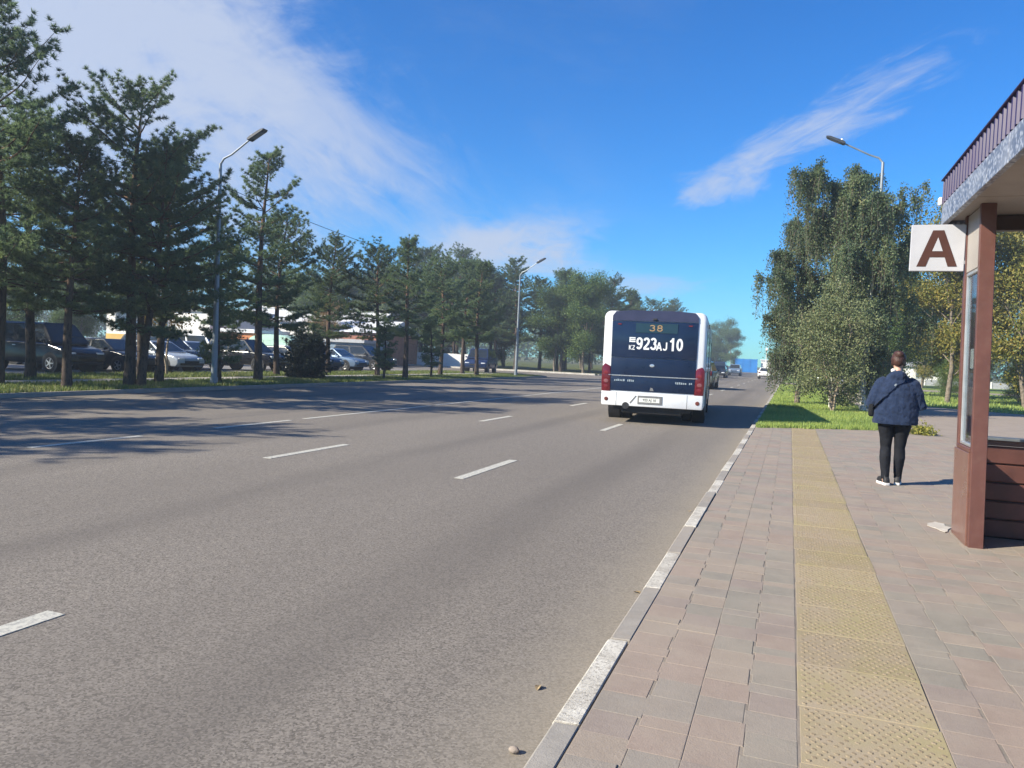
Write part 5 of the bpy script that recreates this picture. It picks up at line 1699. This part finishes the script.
def make_person():
    t = thing('person', 'person in navy jacket and black leggings walking away with a bag strap across the back', 'person', (1.31, 11.02, PZ), R(-4))
    t.scale = (0.90, 0.93, 1.0)
    hipL, hipR = Vector((-.105, .0, .86)), Vector((.105, .0, .86))
    kneeL, kneeR = Vector((-.095, .035, .475)), Vector((.085, .055, .48))
    ankL, ankR = Vector((-.085, -.055, .095)), Vector((.085, .085, .095))
    # joints of the arms: elbows out, forearms forward holding a telephone
    shL, shR = Vector((-.185, -.005, 1.315)), Vector((.185, -.005, 1.315))
    elL, elR = Vector((-.310, -.01, 1.045)), Vector((.312, -.005, 1.04))
    wrL, wrR = Vector((-.095, .255, 1.09)), Vector((.095, .265, 1.08))
    # body: one surface of overlapping tapered forms fused together
    b = B()
    b.loft([ell(0, .0, .80, .15, .11), ell(0, .0, .90, .185, .13), ell(0, 0, 1.02, .155, .11), ell(0, .0, 1.20, .165, .115), ell(0, 0, 1.33, .18, .10), ell(0, .0, 1.40, .12, .08), ell(0, .015, 1.44, .065, .065)])
    b.tube([(0, .012, 1.40), (0, .035, 1.52)], [.062, .056], 14)
    rot = Matrix.Rotation(R(-26), 3, 'X')
    b.ellipsoid((0, .06, 1.60), (.078, .098, .115), 20, 14, rot)
    b.ellipsoid((0, .105, 1.555), (.055, .06, .06), 14, 10, rot)              # jaw
    b.tube([(0, .157, 1.60), (0, .178, 1.567)], [.010, .017], 8)              # nose
    for s in (-1, 1):
        b.ellipsoid((s * .08, .055, 1.585), (.012, .026, .034), 10, 8)        # ears
        b.ellipsoid((s * .032, .148, 1.612), (.013, .012, .010), 8, 6)        # eyes
    b.tube([(-.022, .163, 1.535), (0, .170, 1.533), (.022, .163, 1.535)], .008, 8)   # lips
    for hip, kn, an in ((hipL, kneeL, ankL), (hipR, kneeR, ankR)):
        b.tube([hip + Vector((0, 0, .04)), hip.lerp(kn, .5), kn, kn.lerp(an, .35) + Vector((0, -.015, 0)), an, an + Vector((0, 0, -.05))], [.098, .082, .058, .060, .040, .038], 14)
        b.tube([an + Vector((0, -.04, -.055)), an + Vector((0, .13, -.062))], [.033, .030], 10)
    for s, sh_, el, wr in ((-1, shL, elL, wrL), (1, shR, elR, wrR)):
        b.tube([sh_, sh_.lerp(el, .5), el, el.lerp(wr, .3), wr], [.058, .050, .042, .043, .027], 12)
        # palm, four fingers curled round the phone, thumb from the side of the palm
        f = (wr - el).normalized(); inn = Vector((-s, 0, 0)); up = Vector((0, 0, 1))
        palm = wr + Vector((-s * .012, .045, .008))
        b.ellipsoid(palm, (.020, .046, .040), 12, 8)
        for i, L in enumerate((.062, .07, .066, .052)):
            p0 = palm + Vector((0, .030, .028 - i * .019))
            p1 = p0 + Vector((-s * .012, L * .55, .004)); p2 = p1 + Vector((-s * .032, L * .25, 0)); p3 = p2 + Vector((-s * .022, -L * .12, 0))
            b.tube([p0, p1, p2, p3], [.0098, .0092, .0086, .0075], 8)
        q0 = palm + Vector((-s * .004, -.012, .036)); q1 = q0 + Vector((-s * .018, .028, .020)); q2 = q1 + Vector((-s * .018, .022, .004))
        b.tube([q0, q1, q2], [.0125, .0105, .0085], 8)
    link('body', remesh(b, .006, 3, 'body'), 'skin', t)
    # leggings
    b = B()
    b.loft([ell(0, -.005, .83, .19, .135), ell(0, -.008, .90, .205, .148), ell(0, -.002, .98, .18, .13)])
    b.loft([ell(0, -.005, .78, .15, .11), ell(0, -.008, .84, .19, .14)])
    for hip, kn, an in ((hipL, kneeL, ankL), (hipR, kneeR, ankR)):
        s = -1 if hip.x < 0 else 1
        b.tube([hip + Vector((0, -.01, .04)), hip.lerp(kn, .25) + Vector((s * .006, -.012, 0)), hip.lerp(kn, .6), kn, kn.lerp(an, .32) + Vector((s * .006, -.022, 0)), kn.lerp(an, .7), an + Vector((0, 0, .015)), an + Vector((0, 0, -.015))], [.118, .113, .090, .073, .078, .063, .054, .054], 16)
    link('leggings', remesh(b, .008, 4, 'leggings', .003), 'legging', t)
    # jacket: trunk, sleeves, collar and hood
    b = B()
    b.loft([ell(0, 0, .800, .290, .205, 24, 2.3), ell(0, 0, .825, .297, .21, 24, 2.3), ell(0, -.003, .94, .296, .207, 24, 2.3), ell(0, -.004, 1.08, .285, .196, 24, 2.3), ell(0, -.006, 1.20, .272, .18, 24, 2.3), ell(0, -.01, 1.29, .250, .160, 24, 2.1), ell(0, -.006, 1.355, .205, .13, 24, 2.0), ell(0, .0, 1.405, .14, .105, 24), ell(0, .012, 1.45, .098, .092, 24)])
    for s, sh_, el, wr in ((-1, shL, elL, wrL), (1, shR, elR, wrR)):
        b.tube([sh_ + Vector((-s * .05, 0, .0)), sh_ + Vector((s * .012, 0, -.03)), sh_.lerp(el, .55), el, el.lerp(wr, .35), el.lerp(wr, .9)], [.100, .106, .100, .088, .074, .054], 16)
    b.loft([ell(0, -.055, 1.355, .135, .085, 20, 2, -.2), ell(0, -.06, 1.40, .128, .09, 20, 2, -.2), ell(0, -.045, 1.445, .105, .085, 20, 2, -.2), ell(0, -.03, 1.47, .07, .065, 20, 2, -.2)])
    link('jacket', remesh(b, .009, 4, 'jacket', .011), 'navy_jacket', t)
    b = B(); b.loft([ell(0, -.001, .793, .293, .208, 24, 2.3), ell(0, -.001, .82, .301, .214, 24, 2.3)]); b.out('hem_band', 'navy_jacket', t, smooth=60)
    # white collar edge showing at the left of the neck
    b = B(); b.ellipsoid((-.062, -.030, 1.475), (.034, .040, .028), 12, 8, Matrix.Rotation(R(25), 3, 'Y')); b.out('collar', 'white_cloth', t, smooth=180)
    # hair gathered into a low knot
    b = B()
    b.ellipsoid((0, .032, 1.632), (.100, .112, .106), 20, 14, rot)
    b.ellipsoid((0, -.028, 1.60), (.074, .055, .072), 16, 10)
    b.ellipsoid((.004, -.030, 1.685), (.066, .060, .048), 16, 10)
    b.ellipsoid((-.075, .03, 1.59), (.02, .035, .05), 10, 8); b.ellipsoid((.075, .03, 1.59), (.02, .035, .05), 10, 8)
    link('hair', remesh(b, .006, 2, 'hair', .008), 'hair', t)
    # trainers
    for an, s, yaw_ in ((ankL, -1, 24), (ankR, 1, -6)):
        Rm = Matrix.Rotation(R(yaw_), 4, 'Z')
        sole = [(-.042, -.075), (-.030, -.09), (.030, -.09), (.042, -.075), (.044, .02), (.050, .12), (.038, .175), (0, .192), (-.036, .175), (-.048, .12), (-.040, .02)]
        so_ = B(); so_.prism(sole, 'z', .0, .034, .006, 2); me = so_.mesh('sole', 35); me.transform(Matrix.Translation((an.x, an.y, 0)) @ Rm)
        b = B()
        b.loft([[(x * .93, y * .97, .034) for x, y in sole], [(x * .92, y * .96, .062) for x, y in sole], [(x * .8, y * .86 - .006, .088) for x, y in sole], [(x * .78, max(-.075, y * .40 - .014), .108) for x, y in sole], [(x * .80, max(-.07, y * .34 - .012), .128) for x, y in sole]])
        mu = b.mesh('shoe', 60); mu.transform(Matrix.Translation((an.x, an.y, 0)) @ Rm)
        shoe = link('shoe', mu, 'shoe', t); link('sole', me, 'sole', shoe)
    # telephone held in front
    b = B(); b.box((0, .335, 1.125), (.075, .01, .155), .006, 2, Matrix.Rotation(R(-35), 3, 'X')); b.out('phone', 'black', t)
    # bag on a strap from the right shoulder to the left hip
    bag = B(); bag.box((-.315, .02, .955), (.075, .24, .17), .03, 3); bg_ = bag.out('bag', 'black_fabric', t)
    pts = []
    for i in range(15):
        f = i / 14
        x = .115 - .40 * f; z = 1.455 - .45 * f
        rx = np.interp(z, [.96, 1.08, 1.2, 1.3, 1.365, 1.405, 1.45], [.298, .288, .276, .262, .225, .16, .12])
        ry = np.interp(z, [.96, 1.08, 1.2, 1.3, 1.365, 1.405, 1.45], [.207, .196, .182, .165, .162, .158, .138])
        u = min(.999, abs(x) / rx)
        y = -ry * (1 - u ** 2.3) ** (1 / 2.3) - .026
        pts.append(Vector((x, y, z)))
    b = B()
    b.loft([[p + Vector((.026, .006, .030)), p + Vector((.026, -.010, .030)), p + Vector((-.026, -.010, -.030)), p + Vector((-.026, .006, -.030))] for p in pts]); b.out('strap', 'black_fabric', bg_, smooth=40)
    b = B(); p = pts[5]; b.box((p.x, p.y - .012, p.z), (.035, .008, .022), .003, 1, Matrix.Rotation(R(-45), 3, 'Y')); b.out('buckle', 'steel', bg_)
    return t


make_person()


# ------------------------------------------------------------------ buildings and walls far behind
def house(name, label, cat, x0, x1, y0, y1, h, wallmat, roofmat, roof_h=1.0, gable='x', windows=(), band=None, doors=()):
    t = thing(name, label, cat, ((x0 + x1) / 2, y0, -0.06))
    cx = (x1 - x0) / 2; D_ = y1 - y0
    b = B(); b.box((0, D_ / 2, h / 2), (2 * cx, D_, h)); b.out('wall', wallmat, t, smooth=None)
    b = B()
    if gable == 'x':
        b.prism([(-.35, h - .02), (D_ + .35, h - .02), (D_ / 2, h + roof_h)], 'x', -cx - .35, cx + .35)
    elif gable == 'y':
        b.prism([(-cx - .35, h - .02), (cx + .35, h - .02), (0, h + roof_h)], 'y', -.35, D_ + .35)
    elif gable == 'arch':
        b.prism([(cx * 1.02 * math.cos(a), h - .01 + roof_h * math.sin(a)) for a in [math.pi * k / 12 for k in range(13)]], 'y', -.1, D_ + .1)
    else:
        b.box((0, D_ / 2, h + roof_h / 2), (2 * cx + .5, D_ + .5, roof_h))
    b.out('roof', roofmat, t, smooth=None)
    if band:
        b = B(); b.box((0, -.02, (band[0] + band[1]) / 2), (2 * cx + .02, .06, band[1] - band[0])); b.out('wall_band', band[2], t, smooth=None)
    for wx0, wx1, wz0, wz1 in windows:
        b = B(); b.box(((wx0 + wx1) / 2, -.04, (wz0 + wz1) / 2), (wx1 - wx0, .1, wz1 - wz0)); w = b.out('window', 'sign_white', t, smooth=None)
        mid = (wx0 + wx1) / 2
        for a, c in ((wx0 + .08, mid - .04), (mid + .04, wx1 - .08)):
            b = B(); b.box(((a + c) / 2, -.09, (wz0 + wz1) / 2), (c - a, .02, wz1 - wz0 - .16)); b.out('pane', 'window', w, smooth=None)
    for wx0, wx1, wz1, mt in doors:
        n_ = 6
        d = None
        for k in range(n_):
            a = wx0 + (wx1 - wx0) * k / n_
            b = B(); b.box((a + (wx1 - wx0) / n_ / 2, -.04 - (.02 if k % 2 else 0), wz1 / 2), ((wx1 - wx0) / n_ - .03, .08, wz1)); b.out('board', mt, t, smooth=None)
    return t


house('shop_building', 'white building with ochre band and wide window behind the leaning tree', 'building', -68, -54.5, 62, 72, 4.6, 'wall_white', 'roof_grey', .4, 'flat', [(-1.5, 1.6, 2.4, 3.7), (-5.5, -3.0, 2.4, 3.7)], (1.2, 2.0, 'wall_yellow'))
house('garage', 'garage with orange board doors right of the near street lamp', 'building', -51.8, -47.6, 60, 65, 2.6, 'wall_orange', 'roof_white', .35, 'flat', (), None, [(-1.6, 1.4, 2.2, 'wall_orange')])
house('shed', 'mint green sheet shed with rounded roof behind the slender pine', 'shed', -47.2, -42.6, 59, 64, 2.0, 'wall_mint', 'wall_mint', .55, 'arch', (), None, [(-2.2, 2.2, 2.0, 'wall_mint')])
house('warehouse', 'long building with pale sheet roof above the garage and shed', 'building', -60, -41, 70, 82, 4.2, 'wall_white', 'roof_white', 2.0, 'x', [(-6, -4, 1.6, 2.8), (-2, 0, 1.6, 2.8)])
house('brick_house', 'red brick house half hidden by pines behind the round bush', 'house', -44.5, -37.5, 66, 74, 3.2, 'wall_brick', 'roof_white', 1.3, 'x', [(-2.4, -1.2, 1.2, 2.4), (1.0, 2.2, 1.2, 2.4)])
house('grey_shed', 'grey blue shed in front of the brick house', 'shed', -39.8, -35.8, 60, 64, 2.1, 'wall_grey', 'roof_grey', .3, 'flat')
house('far_house', 'far pale house with grey gable roof behind the walking person', 'house', 15.2, 20.2, 118, 125, 2.6, 'wall_white', 'roof_grey', 1.6, 'y', [(-1.5, -.4, 1.0, 2.0)])
house('white_building', 'low white building at the far end of the road behind the white sedan', 'building', -7.0, -1.6, 206, 214, 3.2, 'wall_white', 'roof_white', .25, 'flat', [(.6, 2.0, 1.2, 2.2)])


def panel_fence(name, label, cat, a, b_, h, mat, pitch, postmat, part):
    A, Bv = Vector((*a, 0)), Vector((*b_, 0)); L = (Bv - A).length; n = int(L / pitch)
    t = thing(name, label, cat, (a[0], a[1], -0.06), math.atan2(Bv.y - A.y, Bv.x - A.x))
    for i in range(n):
        bb = B(); bb.box(((i + .5) * L / n, 0, h / 2), (L / n - .1, .07, h), .01, 1); bb.out(part, mat, t, smooth=None)
    for i in range(n + 1):
        bb = B(); bb.box((i * L / n, -.03, (h + .1) / 2), (.16, .16, h + .1), .01, 1); bb.out('post', postmat, t, smooth=None)
    return t


panel_fence('white_wall', 'long low white wall behind the pines at the side street', 'wall', (-62, 74.0), (-29.6, 74.0), 1.5, 'wall_white', 2.5, 'wall_white', 'panel')
panel_fence('blue_fence', 'bright blue sheet fence across the far end of the road', 'fence', (-13.2, 205), (-7.9, 205), 3.4, 'blue_fence', 1.4, 'blue_fence', 'panel')
panel_fence('white_fence', 'far white fence behind the lawn at right', 'fence', (9, 112), (34, 112), 0.9, 'roof_grey', 2.5, 'wall_white', 'panel')
t = thing('pole', 'thin white pole beside the far white building', 'pole', (-5.3, 188, -0.01))
b = B(); b.tube([(0, 0, 0), (0, 0, 6.5)], [.13, .07], 8); b.out('mast', 'wall_white', t)
b = B(); b.box((0, -.12, 5.6), (.5, .05, .7), .01, 1); b.out('sign_plate', 'wall_white', t)

# ------------------------------------------------------------------ small litter: dry leaves and a pebble in the gutter
r = random.Random(12)
leafm = []
for k in range(3):
    b = bmesh.new(); n_ = 8
    vs = [b.verts.new((.016 * math.cos(a) * (1 + .25 * math.sin(3 * a + k)), .026 * math.sin(a), .006 * math.cos(2 * a + k) + .004)) for a in [i * 2 * math.pi / n_ for i in range(n_)]]
    c = b.verts.new((0, 0, .001))
    for i in range(n_): b.faces.new((vs[i], vs[(i + 1) % n_], c))
    me = bpy.data.meshes.new('dry_leaf'); b.to_mesh(me); b.free(); me.materials.append(M['leaf_dead']); leafm.append(me)
for i in range(3):
    y = (3.4, 5.1, 8.2)[i]
    x = KX - abs(r.gauss(0, .12)) - .03
    z = .006 if x < KX else PZ + .006
    o = bpy.data.objects.new('dry_leaf', leafm[i % 3]); COL.objects.link(o)
    o.location = (x, y, z); o.rotation_euler = (r.uniform(-.2, .2), r.uniform(-.2, .2), r.uniform(0, 6.28))
    tag(o, 'dry brown leaf in the gutter, ' + ('nearest', 'second', 'farthest')[i] + ' of three along the right kerb', 'leaf', 'fallen leaves')
b = B(); b.ellipsoid((0, 0, .012), (.022, .016, .014), 10, 7); o = b.out('pebble', 'path', None, (-.93, 2.80, .002)); tag(o, 'pale pebble in the gutter at the bottom of the picture', 'stone')

# ------------------------------------------------------------------ air
HAZE = True
if HAZE:
    me = B().box((-30, 95, 9.0), (640, 330, 20.2)).mesh('haze', None)
    hm, nt, out = new_mat('haze_air')
    pv = nt.nodes.new('ShaderNodeVolumePrincipled')
    pv.inputs['Color'].default_value = (0.78, 0.88, 1.0, 1)
    pv.inputs['Density'].default_value = 0.0014
    pv.inputs['Anisotropy'].default_value = 0.25
    nt.links.new(pv.outputs[0], out.inputs['Volume'])
    tag(link('haze', me, hm), 'thin bluish haze in the air over the road', 'haze', kind='stuff')
